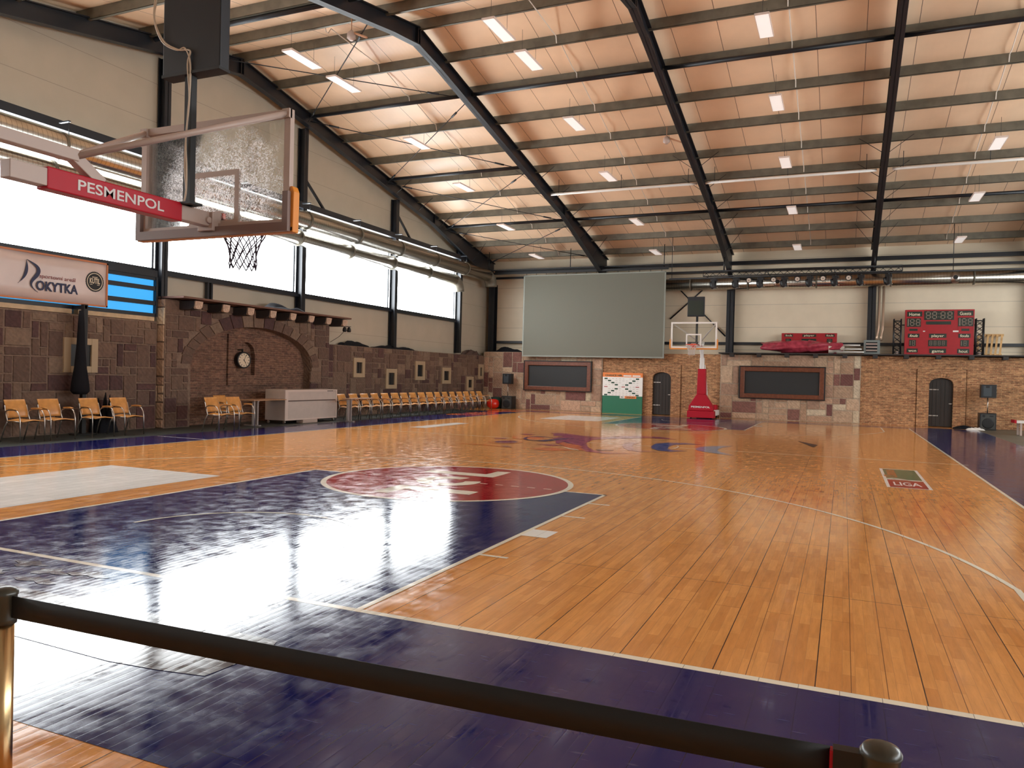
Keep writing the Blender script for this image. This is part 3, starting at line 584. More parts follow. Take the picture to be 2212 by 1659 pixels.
# cable conduits running down each bay
CW = mat('white_cable', (.75, .68, .6), .5)
for x, bay in ((-7.2, 'first'), (-1.75, 'second'), (3.95, 'third'), (8.9, 'fourth')):
    b = MB(); pts = []
    for y in [12.0]+PY:
        pts += [(x, y-.35, zr(y)-.05), (x, y-.06, zr(y)-.06), (x, y+.0, zr(y)-.22), (x, y+.1, zr(y)-.22), (x, y+.2, zr(y)-.06)]
    b.tube(pts, .014, 6); tag(b.build('cable_run', CW), 'pale cable run looping under the purlins of the %s bay' % bay, 'cable')
for i, (a, c) in enumerate(((-4.9, .5), (.8, 6.15), (6.6, 11.9))):
    th = thing('roller_tube', 'long white tube hung under the roof in the %s bay from the left' % ORD[i+2], 'tube', (a, 22.65, 8.43))
    b = MB(); b.cyl((a, 22.65, 8.43), (c, 22.65, 8.43), .045, n=12); part(b, 'tube', WHITE, th)
    for x in (a+.3, (a+c)/2, c-.3):
        b = MB(); b.cyl((x, 22.65, 8.46), (x, 22.65, 8.98), .01, n=6); part(b, 'hanger', STEEL, th)
for x, y, z, t in ((-5.9, 11.3, 9.75, 'near the ridge in the first bay'), (.10, 19.5, 9.0, 'beside the third rafter')):
    th = thing('ceiling_sensor', 'small pale sensor with arm hanging %s' % t, 'sensor', (x, y, z))
    b = MB(); b.lathe((x, y, z), [(.02, .2), (.1, .12), (.11, 0), (.04, -.06)], 14); part(b, 'housing', WHITE_SHADE, th)
    b = MB(); b.bar((x, y, z+.15), (x+.45, y, z-.05), .05, .04); b.cyl((x, y, z+.1), (x, y, zr(y)-.1), .012, n=6); part(b, 'arm', mat('copper_arm', (.5, .25, .14), .4), th)
# ------------------------------------------------------------------ stone and brick facades
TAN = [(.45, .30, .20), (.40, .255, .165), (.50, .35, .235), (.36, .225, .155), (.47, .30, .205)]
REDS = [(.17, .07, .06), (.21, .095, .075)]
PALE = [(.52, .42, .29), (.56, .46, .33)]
TAN_SHADE = [(.145, .088, .062), (.125, .075, .054), (.165, .103, .072), (.115, .067, .05)]; REDS_SHADE = [(.075, .036, .034), (.09, .042, .038)]; PALE_SHADE = [(.195, .13, .09)]  # left-wall stones: shade below the windows put into darker copies
def pack(b, P, a0, a1, z0, z1, cell, rnd, pal, skip=None, maxw=4, maxh=3, redp=.16, palep=.12):
    """irregular ashlar: P(a, z, d) maps wall coordinates to the world; skip(a, z) masks openings"""
    na, nz = max(1, round((a1-a0)/cell)), max(1, round((z1-z0)/cell)); ca, cz = (a1-a0)/na, (z1-z0)/nz
    occ = [[bool(skip and skip(a0+(i+.5)*ca, z0+(j+.5)*cz)) for j in range(nz)] for i in range(na)]
    for j in range(nz):
        for i in range(na):
            if occ[i][j]: continue
            W, H = rnd.choice([1, 1, 2, 2, 2, 3, 3, maxw]), rnd.choice([1, 1, 2, 2, maxh])
            w_ = 1
            while w_ < W and i+w_ < na and not occ[i+w_][j]: w_ += 1
            h_ = 1
            while h_ < H and j+h_ < nz and all(not occ[i+k][j+h_] for k in range(w_)): h_ += 1
            for k in range(w_):
                for q in range(h_): occ[i+k][j+q] = True
            g = .012; A0, A1 = a0+i*ca+g, a0+(i+w_)*ca-g; Z0, Z1 = z0+j*cz+g, z0+(j+h_)*cz-g
            d = rnd.uniform(.012, .03); ch = .014; q = rnd.random()
            c = rnd.choice(pal[1] if q < redp else pal[2] if q < redp+palep else pal[0]); f = rnd.uniform(.85, 1.12); b.c = tuple(x*f for x in c)
            jt = lambda: rnd.uniform(-.008, .008)
            O = [(A0+jt(), Z0+jt()), (A1+jt(), Z0+jt()), (A1+jt(), Z1+jt()), (A0+jt(), Z1+jt())]
            cxx, czz = (A0+A1)/2, (Z0+Z1)/2
            I = [(x+(ch if x < cxx else -ch), z+(ch if z < czz else -ch)) for x, z in O]
            n = b.add([P(x, z, -.01) for x, z in O]+[P(x, z, d) for x, z in I])
            b.face([n+4, n+5, n+6, n+7])
            for k in range(4): kk = (k+1) % 4; b.face([n+k, n+kk, n+4+kk, n+4+k])
FARP = (TAN, REDS, PALE); LEFTP = (TAN_SHADE, REDS_SHADE, PALE_SHADE)
MORT = (.42, .33, .24); MORT_SHADE = (.19, .125, .09)  # left mortar carries the same painted-in shade
PX = lambda x: (lambda a, z, d: (x+d, a, z))      # wall facing +x
PYm = lambda y: (lambda a, z, d: (a, y-d, z))     # wall facing -y
rnd = random.Random(11)
# left wall, right of the arch
def frame_skip(rects, pad=.02): return lambda a, z: any(r[0]-pad < a < r[1]+pad and r[2]-pad < z < r[3]+pad for r in rects)
NW = [(18.95, 19.66, 1.40, 2.11), (21.12, 21.9, .97, 1.75), (23.33, 24.12, 1.32, 2.11), (25.66, 26.47, 1.17, 1.89), (28.1, 28.8, .84, 1.51), (29.35, 29.9, 1.40, 2.12)]
b = MB(); b.c = MORT_SHADE; b.box((XL+.01, 17.35, 0), (-11.05, 30.0, 2.54)); pack(b, PX(-11.05), 17.4, 29.98, 0, 2.54, .2, rnd, LEFTP, frame_skip(NW))
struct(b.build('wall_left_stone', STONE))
# left wall, under the blue glazing
b = MB(); b.c = MORT_SHADE; b.box((XL+.01, YN, 0), (-11.12, 10.35, 2.78)); pack(b, PX(-11.12), 4.0, 10.33, 0, 2.76, .2, rnd, LEFTP, frame_skip([(7.72, 8.59, 1.42, 2.23)]))
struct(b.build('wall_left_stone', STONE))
# arched block
AY, AW, ZS, RZ = 13.86, 2.58, 1.70, 1.16
def arch_z(y, aw=AW, rz=RZ): t = (y-AY)/aw; return ZS+rz*math.sqrt(max(0, 1-t*t)) if abs(t) < 1 else 0
inside = lambda a, z: z < arch_z(a, AW+.42, RZ+.40) if z > ZS-.1 else abs(a-AY) < AW+.0
b = MB(); b.c = MORT_SHADE; x0, x1 = XL+.01, -10.9; y0, y1, zt = 10.40, 17.35, 3.38
b.box((x0, y0, 0), (x1, AY-AW, zt)); b.box((x0, AY+AW, 0), (x1, y1, zt))
n = 40
for i in range(n):
    a, c = AY-AW+2*AW*i/n, AY-AW+2*AW*(i+1)/n; za, zc = max(ZS, arch_z(a)), max(ZS, arch_z(c))
    b.prism([(a, za), (c, zc), (c, zt), (a, zt)], (x0, 0, 0), (0, 1, 0), (0, 0, 1), (1, 0, 0), x1-x0)
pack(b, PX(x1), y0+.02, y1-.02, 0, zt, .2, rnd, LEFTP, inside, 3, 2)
pack(b, lambda a, z, d: (a, y0-d, z), x0+.02, x1, 0, zt, .22, rnd, (TAN, TAN, PALE), None, 2, 2)  # near side in the unshaded stone tones, front in the shaded ones
nv = 19
for i in range(nv):
    t0, t1 = math.pi*(i+.04)/nv, math.pi*(i+.96)/nv; k = rnd.uniform(.30, .44); c = rnd.choice(TAN_SHADE+PALE_SHADE+REDS_SHADE[:1]); b.c = c
    O = [(AY-AW*math.cos(t0), ZS+RZ*math.sin(t0)), (AY-AW*math.cos(t1), ZS+RZ*math.sin(t1)), (AY-(AW+k)*math.cos(t1), ZS+(RZ+k*.95)*math.sin(t1)), (AY-(AW+k)*math.cos(t0), ZS+(RZ+k*.95)*math.sin(t0))]
    b.prism(O[::-1], (x1-.005, 0, 0), (0, 1, 0), (0, 0, 1), (1, 0, 0), .035)
struct(b.build('wall_left_arch_block', STONE))
# brick infill of the arch with a shallow raised panel and a niche
b = MB(); xb = -11.22; NY0, NY1, NZ0, NZ1 = 13.27, 14.05, 1.42, 2.02
xp = xb+.05
b.box((XL+.005, AY-AW+.01, 0), (xb, 12.93, 2.85)); b.box((XL+.005, 16.2, 0), (xb, AY+AW-.01, 2.85)); b.box((XL+.005, 12.93, 0), (xb, 16.2, 1.12))
b.box((XL+.005, 12.95, 1.12), (xp, NY0, 2.62)); b.box((XL+.005, NY1, 1.12), (xp, 16.2, 2.62)); b.box((XL+.005, NY0, 1.12), (xp, NY1, NZ0))
b.box((XL+.005, 12.93, 2.62), (xb, 16.2, 2.85))
n = 14; r = (NY1-NY0)/2
for i in range(n):
    a, c = NY0+2*r*i/n, NY0+2*r*(i+1)/n; f = lambda y: NZ1+r*math.sqrt(max(0, 1-((y-NY0-r)/r)**2))
    b.prism([(a, f(a)), (c, f(c)), (c, 2.62), (a, 2.62)], (XL+.005, 0, 0), (0, 1, 0), (0, 0, 1), (1, 0, 0), xp-XL-.005)
b.box((XL+.004, NY0-.05, NZ0-.05), (XL+.03, NY1+.05, 2.7))
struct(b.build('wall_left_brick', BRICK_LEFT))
# small framed niches in the left stone wall
NICHE = mat('pale_stone_frame', (.40, .30, .19), .7); DKG = mat('dark_pane', (.02, .02, .02), .2)
def niche(y0, y1, z0, z1, x, label):
    th = thing('framed_niche', label, 'niche', (x, (y0+y1)/2, z0), group='pale framed niches in the left stone wall')
    t = .17; b = MB(); b.box((x, y0, z0), (x+.07, y0+t, z1)); b.box((x, y1-t, z0), (x+.07, y1, z1)); b.box((x, y0+t, z0), (x+.07, y1-t, z0+t*.9)); b.box((x, y0+t, z1-t*.9), (x+.07, y1-t, z1))
    part(b, 'frame', NICHE, th, bevel=.008)
    b = MB(); b.box((x+.005, y0+t, z0+t*.9), (x+.02, y1-t, z1-t*.9)); part(b, 'pane', DKG, th)
    b = MB(); ym = (y0+y1)/2; b.box((x+.02, ym-.012, z0+t*.9), (x+.035, ym+.012, z1-t*.9)); part(b, 'bar', STEEL, th)
for i, r_ in enumerate(NW): niche(*r_, -11.05, 'pale stone framed niche in the left wall, %s to the right of the brick arch' % ORD[i+1])
niche(7.72, 8.59, 1.42, 2.23, -11.12, 'pale stone framed niche behind the black post, under the blue glazing')
# ledge over the arch with projecting beams
TIM = vmat('dark_timber', (.035, .028, .026), .7); TEND = vmat('cut_timber_end', (.50, .36, .27), .8, amt=.35, scale=25)
b = MB(); b.box((-11.3, 10.42, 3.40), (-10.28, 17.75, 3.45)); tag(b.build('timber_ledge', vmat('red_brown_board', (.14, .07, .05), .7)), 'thin dark board ledge over the brick arch', 'ledge')
beam0 = None
BY = [10.98, 11.96, 12.92, 13.86, 14.77, 15.66, 16.56, 17.45]
for i, y in enumerate(BY):
    if beam0 is None:
        beam0 = thing('timber_beam', 'x', 'beam', (-10.9, y, 3.27), group='projecting timber beams over the arch')
        c = MB(); prof = [(0, -.13), (.52, -.13), (.62, -.06), (.66, .10), (0, .10)]
        c.prism([(p[0], p[1]) for p in prof], (-.1, -.14, 0), (1, 0, 0), (0, 0, 1), (0, 1, 0), .28); c.build('beam', TIM, beam0, bevel=.015)
        c = MB(); c.prism([(-.12, -.06), (-.08, -.115), (.08, -.115), (.12, -.06), (.13, .09), (-.13, .09)], (.50, 0, 0), (0, 1, 0), (.14, 0, 1), (1, 0, 0), .075); c.build('cut_end', TEND, beam0)
        o = beam0
    else: o = copy_tree(beam0)
    o.location = (-10.9, y, 3.27); o['label'] = 'dark timber beam with pale cut end over the arch, %s from the left' % ORD[i+1]
th = thing('spotlight_pair', 'pair of small black spotlights under the right end of the timber ledge', 'spotlight', (-10.5, 17.75, 3.1))
for y in (17.6, 17.85):
    c = MB(); c.lathe((-10.45, y, 3.02), [(.03, .12), (.06, .08), (.075, 0), (.06, -.05)], 14); part(c, 'lamp_head', BLACK, th)
c = MB(); c.box((-10.5, 17.55, 3.15), (-10.4, 17.9, 3.17)); c.tube([(-10.45, 17.6, 3.0), (-10.6, 17.5, 2.8), (-10.87, 17.37, 2.6)], .008, 5); part(c, 'bracket', BLACK, th)
# cloths on top of the walls
def heap(name, x, y, z, lx, ly, h, m, label, cat, seed=1, n=22):
    r = random.Random(seed); ph = [(r.uniform(2, 7), r.uniform(2, 7), r.uniform(0, 6), r.uniform(.1, .35)) for _ in range(6)]
    def fn(u, v):
        e = min(1, 4*min(u, 1-u))*min(1, 4*min(v, 1-v)); e = e**.5
        hh = .55+sum(a*math.sin(p*u*3+q*v*3+t) for p, q, t, a in ph)*.6
        return (x+(u-.5)*lx*(1+.12*math.sin(9*v)), y+(v-.5)*ly*(1+.15*math.sin(7*u)), z+max(0, h*hh*e)+.004)
    b = MB(); b.grid(fn, n, n, 0); b.grid(lambda u, v: (x+(v-.5)*lx*(1+.12*math.sin(9*u)), y+(u-.5)*ly*(1+.15*math.sin(7*v)), z+.001), n, n, 0)
    return tag(b.build(name, m), label, cat)
CLOTHK = mat('dark_fabric', (.010, .010, .013), .9, spec=.15)
heap('folded_net', -10.95, 14.9, 3.45, .5, 2.3, .2, CLOTHK, 'dark bundled net lying on the ledge above the arch', 'net', 4)
heap('folded_cloth', -11.18, 19.2, 2.54, .25, 1.6, .22, CLOTHK, 'dark cloth on top of the stone wall just right of the arch', 'cloth', 2)
heap('folded_cloth', -11.18, 22.0, 2.54, .25, 3.0, .14, CLOTHK, 'flat dark cloth on the stone wall beside the third column', 'cloth', 7)
heap('folded_cloth', -11.18, 28.9, 2.54, .25, 1.8, .28, vmat('brown_cloth', (.10, .06, .05), .8), 'brown cloth on the stone wall near the far corner', 'cloth', 9)
# ------------------------------------------------------------------ clock
th = thing('wall_clock', 'round station clock with thick black case hanging in the brick niche', 'clock', (-11.05, 13.42, 1.87))
ax = Vector((1, -.16, 0)).normalized(); cx = Vector((-11.02, 13.40, 1.865))
b = MB(); b.lathe(cx, [(.2, -.12), (.25, -.10), (.25, .03), (.235, .05), (.21, .05), (.205, .03)], 36, ax); part(b, 'case', BLACKP, th)
b = MB(); b.lathe(cx, [(.205, .0), (.205, .032)], 36, ax); part(b, 'dial', mat('cream_dial', (.62, .50, .36), .5), th)
sd = Vector((0, 0, 1)).cross(ax).normalized(); upz = Vector((0, 0, 1)); fc = cx+ax*.034
def hand(b, ang, r0, r1, wd): d = sd*math.sin(ang)+upz*math.cos(ang); b.bar(fc+d*r0, fc+d*r1, wd, .003, ax)
b = MB()
for i in range(12): hand(b, R(30*i), .145, .19, .018)
part(b, 'hour_marks', BLACK, th)
b = MB(); hand(b, R(146), -.03, .12, .02); part(b, 'hour_hand', BLACK, th)
b = MB(); hand(b, R(24), -.03, .16, .012); part(b, 'minute_hand', BLACK, th)
b = MB(); b.bar(cx-ax*.05+upz*.24, cx-ax*.05+upz*.33, .04, .04); b.bar(cx-ax*.05+upz*.3, Vector((-11.30, 13.42, 2.17)), .03, .03); part(b, 'bracket', BLACK, th)

# ------------------------------------------------------------------ blue glazing, banner, black post
BLU = mat('blue_film_glass', (.012, .17, .55), .18, emit=(.07, .50, 1.0), es=.85)
th = thing('blue_glazing', 'long window of blue film between dark rails, behind the club banner', 'window', (-11.2, 7.2, 2.9))
for i, (z0, z1) in enumerate(((2.99, 3.20), (3.31, 3.58), (3.69, 3.85))):
    b = MB(); b.box((-11.22, YN+.1, z0), (-11.2, 10.30, z1)); part(b, 'pane', BLU, th)
b = MB()
for z0, z1 in ((2.90, 2.99), (3.20, 3.31), (3.58, 3.69), (3.85, 3.93)): b.box((-11.25, YN+.1, z0), (-11.12, 10.34, z1))
for y in (10.28, 4.9): b.box((-11.25, y, 2.9), (-11.10, y+.06, 3.93))
part(b, 'frame', STEEL, th)
b = MB()
for y0, y1 in ((YN+.1, 7.93), (8.1, 10.25)): b.box((-11.28, y0, 2.79), (-11.11, y1, 2.895))
tag(b.build('timber_strip', vmat('pale_pine', (.55, .40, .24), .6, amt=.2, scale=5)), 'pale pine strip under the blue glazing', 'board')
BAN = vmat('banner_vinyl', (.62, .52, .49), .25, amt=.06, scale=2)
th = thing('club_banner', 'white club banner with navy lettering and round badge in front of blue glazing', 'banner', (-11.0, 7.4, 3.04))
b = MB()
def bn(u, v): return (-11.0+.012*math.sin(u*9), 5.2+3.55*u, 3.02+1.03*v)
b.grid(lambda u, v: (bn(u, v)[0], bn(u, v)[1], bn(u, v)[2]), 30, 4, .006); part(b, 'sheet', BAN, th)
b = MB()
for y0, y1, z0, z1 in ((5.2, 8.76, 4.02, 4.06), (5.2, 8.76, 3.0, 3.04), (8.72, 8.76, 3.0, 4.06)): b.box((-11.015, y0, z0), (-10.975, y1, z1))
part(b, 'hem', mat('brown_hem', (.50, .18, .07), .5), th)
NAVY = mat('navy_print', (.004, .006, .05), .45); DRED_ = mat('dark_red_print', (.20, .015, .02), .45)
b = MB(); xf = -10.985
b.text('OKYTKA', (xf, 6.98, 3.235), (0, 1, 0), (0, 0, 1), h=.20, w=1.0, ext=.004, align='LEFT', bold=.03)
def crescent(b, pts_out, pts_in): b.prism(pts_out+pts_in[::-1], (xf, 0, 0), (0, 1, 0), (0, 0, 1), (1, 0, 0), .004)
def sweep(b, P, wf):
    O, I = [], []
    for i in range(len(P)):
        a = P[max(0, i-1)]; c = P[min(len(P)-1, i+1)]; d = (c[0]-a[0], c[1]-a[1]); l = math.hypot(*d) or 1; nrm = (-d[1]/l, d[0]/l); w_ = wf(i/(len(P)-1))/2
        O.append((P[i][0]+nrm[0]*w_, P[i][1]+nrm[1]*w_)); I.append((P[i][0]-nrm[0]*w_, P[i][1]-nrm[1]*w_))
    for i in range(len(P)-1): b.prism([O[i], O[i+1], I[i+1], I[i]], (xf, 0, 0), (0, 1, 0), (0, 0, 1), (1, 0, 0), .004)
def bez(p, n=16):
    out = []
    for i in range(n+1):
        t = i/n; q = [((1-t)**3, 3*t*(1-t)**2, 3*t*t*(1-t), t**3)][0]; out.append((sum(a*c[0] for a, c in zip(q, p)), sum(a*c[1] for a, c in zip(q, p))))
    return out
sweep(b, bez([(6.76, 3.87), (6.9, 3.80), (7.08, 3.74), (7.02, 3.60)])+bez([(7.02, 3.60), (6.97, 3.47), (6.70, 3.36), (7.02, 3.18)])[1:], lambda t: .008+.075*math.sin(math.pi*t)**1.2)
sweep(b, bez([(6.745, 3.86), (6.80, 3.66), (6.74, 3.48), (6.57, 3.33)]), lambda t: .006+.06*math.sin(math.pi*min(1, t*1.1))**1.2)
part(b, 'lettering', NAVY, th)
b = MB(); b.text('sportovní areál', (xf, 7.05, 3.51), (0, 1, 0), (0, 0, 1), h=.085, w=.86, ext=.004, align='LEFT'); part(b, 'lettering', DRED_, th)
b = MB(); n = 72; by, bz = 8.41, 3.58
b.prism([(by+(.235+(.010 if i % 2 else -.006))*math.cos(2*math.pi*i/n), bz+(.235+(.010 if i % 2 else -.006))*math.sin(2*math.pi*i/n)) for i in range(n)], (xf, 0, 0), (0, 1, 0), (0, 0, 1), (1, 0, 0), .004); part(b, 'badge', BLACK, th)
b = MB()
for i in range(48):
    t0, t1 = 2*math.pi*i/48, 2*math.pi*(i+1)/48
    b.prism([(by+r*math.cos(t), bz+r*math.sin(t)) for r, t in ((.19, t0), (.205, t0), (.205, t1), (.19, t1))], (xf+.004, 0, 0), (0, 1, 0), (0, 0, 1), (1, 0, 0), .002)
b.text('KUTIL', (xf+.005, by, bz-.04), (0, 1, 0), (0, 0, 1), h=.12, w=.27, ext=.002, bold=.02)
b.box((xf+.004, by-.07, bz+.10), (xf+.006, by+.07, bz+.115)); b.box((xf+.004, by-.13, bz-.075), (xf+.006, by-.06, bz-.065)); b.box((xf+.004, by+.06, bz-.075), (xf+.006, by+.13, bz-.065))
part(b, 'badge_lettering', mat('cream_print', (.75, .66, .5), .5), th)
th = thing('cloth_wrapped_post', 'black post wrapped in dark fabric standing behind the orange chairs', 'post', (-10.75, 8.0, 0))
b = MB(); b.box((-10.8, 7.93, 0), (-10.7, 8.03, 3.0)); b.box((-11.12, 7.95, 2.9), (-10.7, 8.01, 2.98)); b.cyl((-10.75, 7.98, 0), (-10.75, 7.98, .02), .28, n=20); part(b, 'post', BLACK, th)
b = MB()
b.lathe((-10.72, 7.88, .95), [(.05, 1.9), (.07, 1.6), (.09, 1.1), (.13, .6), (.19, .2), (.20, .05), (.14, -.02)], 16); part(b, 'cloth', CLOTHK, th)
heap('black_bag', -10.85, 8.62, .0, .35, .5, .9, CLOTHK, 'black fabric bag leaning behind the chairs beside the wrapped post', 'bag', 3)

# ------------------------------------------------------------------ far wall
FY = 30.0
b = MB(); b.c = MORT
WB1, WB2 = (-8.80, -5.46, .95, 2.32), (1.26, 4.63, .91, 2.24)
b.box((-11.05, FY, 0), (-4.93, YF-.01, 2.76)); pack(b, PYm(FY), -11.02, -4.95, 0, 2.76, .25, rnd, FARP, frame_skip([WB1], -.05))
struct(b.build('wall_far_stone', STONE))
b = MB(); b.c = MORT; b.box((.41, FY, 0), (6.0, YF-.01, 2.76)); pack(b, PYm(FY), .43, 5.98, 0, 2.76, .25, rnd, FARP, frame_skip([WB2], -.05))
struct(b.build('wall_far_stone', STONE))
def brick_bay(x0, x1, y, door):
    """brick bay with a taller bordered panel and an arched opening"""
    b = MB(); d0, d1 = door; r0, r1 = d0-.45, d1+.45; zs, ap, zr_ = 1.68, 1.93, 2.27
    b.box((x0, y, 0), (r0, YF-.01, 2.76)); b.box((r1, y, 0), (x1, YF-.01, 2.76)); b.box((r0, y, zr_), (r1, YF-.01, 2.76))
    yp = y-.04
    b.box((r0+.02, yp, 0), (d0, YF-.01, zr_-.01)); b.box((d1, yp, 0), (r1-.02, YF-.01, zr_-.01))
    n = 16
    f = lambda x: zs+(ap-zs)*math.sqrt(max(0, 1-((x-(d0+d1)/2)/((d1-d0)/2))**2))
    for i in range(n):
        a, c = d0+(d1-d0)*i/n, d0+(d1-d0)*(i+1)/n; b.prism([(a, f(a)), (c, f(c)), (c, zr_-.01), (a, zr_-.01)], (0, yp, 0), (1, 0, 0), (0, 0, 1), (0, 1, 0), YF-.01-yp)
    nv = 15; xc = (d0+d1)/2
    for i in range(nv):
        t0, t1 = math.pi*(i+.08)/nv, math.pi*(i+.92)/nv; a, h, k = (d1-d0)/2, ap-zs, .2
        O = [(xc-a*math.cos(t0), zs+h*math.sin(t0)), (xc-a*math.cos(t1), zs+h*math.sin(t1)), (xc-(a+k)*math.cos(t1), zs+(h+k)*math.sin(t1)), (xc-(a+k)*math.cos(t0), zs+(h+k)*math.sin(t0))]
        b.prism(O, (0, yp, 0), (1, 0, 0), (0, 0, 1), (0, -1, 0), .02)
    return b
b = brick_bay(-4.93, .41, FY+.06, (-2.58, -1.74)); struct(b.build('wall_far_brick', BRICK_FAR))
b = brick_bay(6.0, XR-.1, FY+.06, (8.47, 9.31)); struct(b.build('wall_far_brick', BRICK_FAR))
PLANK = line_mat('black_door_planks', (.022, .013, .009), 0, .105, .014, (.004, .003, .003), .5)
for i, (d0, d1) in enumerate(((-2.58, -1.74), (8.47, 9.31))):
    b = MB(); xc, a = (d0+d1)/2, (d1-d0)/2; y = FY+.16
    pts = [(d0+.01, .02), (d1-.01, .02)]+[(xc+a*.98*math.cos(t), 1.68+.24*math.sin(t)) for t in [math.pi*k/14 for k in range(15)]]
    b.prism(pts, (0, y, 0), (1, 0, 0), (0, 0, 1), (0, 1, 0), .05); dr = struct(b.build('door_%d' % (i+1), PLANK))
    for z in (.42, 1.45):
        c = MB(); c.box((d0+.02, y-.012, z), (d0+.34, y, z+.035)); c.build('strap_hinge', CHROME, dr)
    c = MB(); c.cyl((d1-.08, y-.05, .92), (d1-.08, y, .92), .02, n=10); c.box((d1-.14, y-.06, .91), (d1-.03, y-.045, .935)); c.build('door_handle', CHROME, dr)
    c = MB()
    for k in range(5): c.box((d0+.13+k*.145, y-.014, .08), (d0+.15+k*.145, y, 1.78)); 
    c.build('cover_strip', PLANK, dr)
# framed dark boards
FRM = vmat('red_brown_wood_frame', (.16, .045, .018), .4, amt=.3, scale=14); BOARD = mat('charcoal_board', (.018, .019, .020), .6)
for r_, t in ((WB1, 'under the big grey screen'), (WB2, 'right of the red padded hoop')):
    x0, x1, z0, z1 = r_; th = thing('framed_board', 'wide dark board in a red-brown wooden frame, %s' % t, 'board', ((x0+x1)/2, FY, z0))
    f = .19
    for (a0, a1, c0, c1) in ((x0, x1, z1-f, z1), (x0, x1, z0, z0+f)):
        b = MB(); b.prism([(a0, c0), (a1, c0), (a1-f*.0, c1), (a0, c1)], (0, FY-.12, 0), (1, 0, 0), (0, 0, 1), (0, 1, 0), .12); part(b, 'frame_rail', FRM, th, bevel=.02)
    for a0, a1 in ((x0, x0+f), (x1-f, x1)):
        b = MB(); b.box((a0, FY-.125, z0), (a1, FY, z1)); part(b, 'frame_stile', FRM, th, bevel=.02)
    b = MB()
    for q in ((x0-.04, x1+.04, z1, z1+.04), (x0-.04, x1+.04, z0-.03, z0), (x0-.04, x0, z0, z1), (x1, x1+.04, z0, z1)): b.box((q[0], FY-.13, q[2]), (q[1], FY, q[3]))
    part(b, 'outer_edge', BLACK, th)
    b = MB(); b.box((x0+f, FY-.04, z0+f), (x1-f, FY-.02, z1-f)); part(b, 'panel', BOARD, th)
# ledge with brackets
b = MB(); b.box((.35, 29.72, 2.79), (XR-.1, 31.0, 2.84)); tag(b.build('wall_ledge', TIM), 'long dark ledge board on top of the far stone and brick wall', 'ledge')
br0 = None
for i in range(11):
    x = .9+i*1.12
    if br0 is None:
        br0 = tag(MB().box((-.09, -.27, -.13), (.09, .25, 0)).build('ledge_bracket', TIM, bevel=.01), 'x', 'bracket', 'dark brackets under the far ledge'); o = br0
    else: o = br0.copy(); COL.objects.link(o)
    o.location = (x, 30.0, 2.79); o['label'] = 'small dark block bracket under the far ledge, %s from the left' % ORD[i+1]
heap('folded_cloth', -9.9, 30.4, 2.76, 1.6, .5, .2, CLOTHK, 'dark cloth on top of the wall in the far left corner', 'cloth', 12)
# projection screen
th = thing('projection_screen', 'huge grey projection screen hanging on the far wall', 'screen', (-5.45, 29.6, 2.5))
sy = 29.62
b = MB(); b.box((-8.78, sy, 2.6), (-2.06, sy+.02, 6.4)); part(b, 'sheet', mat('grey_screen_cloth', (.165, .165, .13), .7), th)
b = MB()
for q in ((-8.84, -2.0, 6.37, 6.42), (-8.84, -2.0, 2.54, 2.60), (-8.84, -8.78, 2.6, 6.4), (-2.06, -2.0, 2.6, 6.4)): b.box((q[0], sy-.01, q[2]), (q[1], sy+.03, q[3]))
part(b, 'border', mat('pale_screen_border', (.27, .29, .25), .5), th)
b = MB(); b.box((-11.0, sy-.03, 6.50), (-1.9, sy+.05, 6.60)); b.box((-11.0, sy-.03, 6.68), (-1.9, sy+.05, 6.74))
for i in range(14): b.cyl((-8.7+i*.5, sy+.01, 6.4), (-8.7+i*.5, sy+.01, 6.55), .012, n=6)
for x in (-10.7, -6.5, -2.1): b.cyl((x, sy, 6.6), (x, sy, zr(sy)-.02), .02, n=6)
part(b, 'hanging_bar', BLACKP, th)
# ------------------------------------------------------------------ sponsor wall
def blk(x0, x1, y, z0, z1, t=.004): b = MB(); b.box((x0, y-t, z0), (x1, y, z1)); return b
th = thing('sponsor_board', 'freestanding sponsor board, white above and green below, left of the arched door', 'board', (-3.93, 29.88, 0))
b = MB(); b.box((-4.86, 29.86, 0.0), (-2.99, 29.92, .80)); part(b, 'green_base', mat('green_board', (.015, .16, .085), .5), th)
b = MB(); b.box((-4.86, 29.85, .80), (-2.99, 29.92, 1.66)); part(b, 'white_sheet', mat('white_board', (.86, .84, .80), .4), th)
b = MB(); b.box((-4.86, 29.85, 1.66), (-2.99, 29.92, 1.86)); part(b, 'orange_header', mat('orange_board', (.85, .24, .05), .45), th)
b = MB(); yf = 29.848
b.text('CHANCE NBL', (-4.74, yf, 1.70), (1, 0, 0), (0, 0, 1), h=.075, w=.82, ext=.003, align='LEFT', bold=.03); part(b, 'lettering', mat('dark_green_print', (.01, .06, .03), .5), th)
for x0 in (-3.88, -3.45): b = MB(); b.box((x0, yf-.003, 1.69), (x0+.36, yf, 1.755)); part(b, 'white_label', WHITE, th)
b = MB()
b.box((-3.50, yf-.003, 1.71), (-3.47, yf, 1.73)); b.box((-4.03, yf-.004, .69), (-3.80, yf+.01, .80)); part(b, 'white_label', WHITE, th)
b = MB(); b.box((-3.80, yf-.004, .69), (-3.26, yf+.01, .80)); part(b, 'orange_label', MATS['orange_board'], th)
b = MB(); b.text('TIPSPORT', (-3.53, yf-.005, .72), (1, 0, 0), (0, 0, 1), h=.05, w=.44, ext=.003, bold=.04); b.box((-3.97, yf-.006, .73), (-3.93, yf-.003, .77)); b.box((-3.91, yf-.006, .73), (-3.87, yf-.003, .77)); part(b, 'lettering', MATS['dark_green_print'], th)
rs = random.Random(3); gb = MB(); sb = MB(); rb = MB()
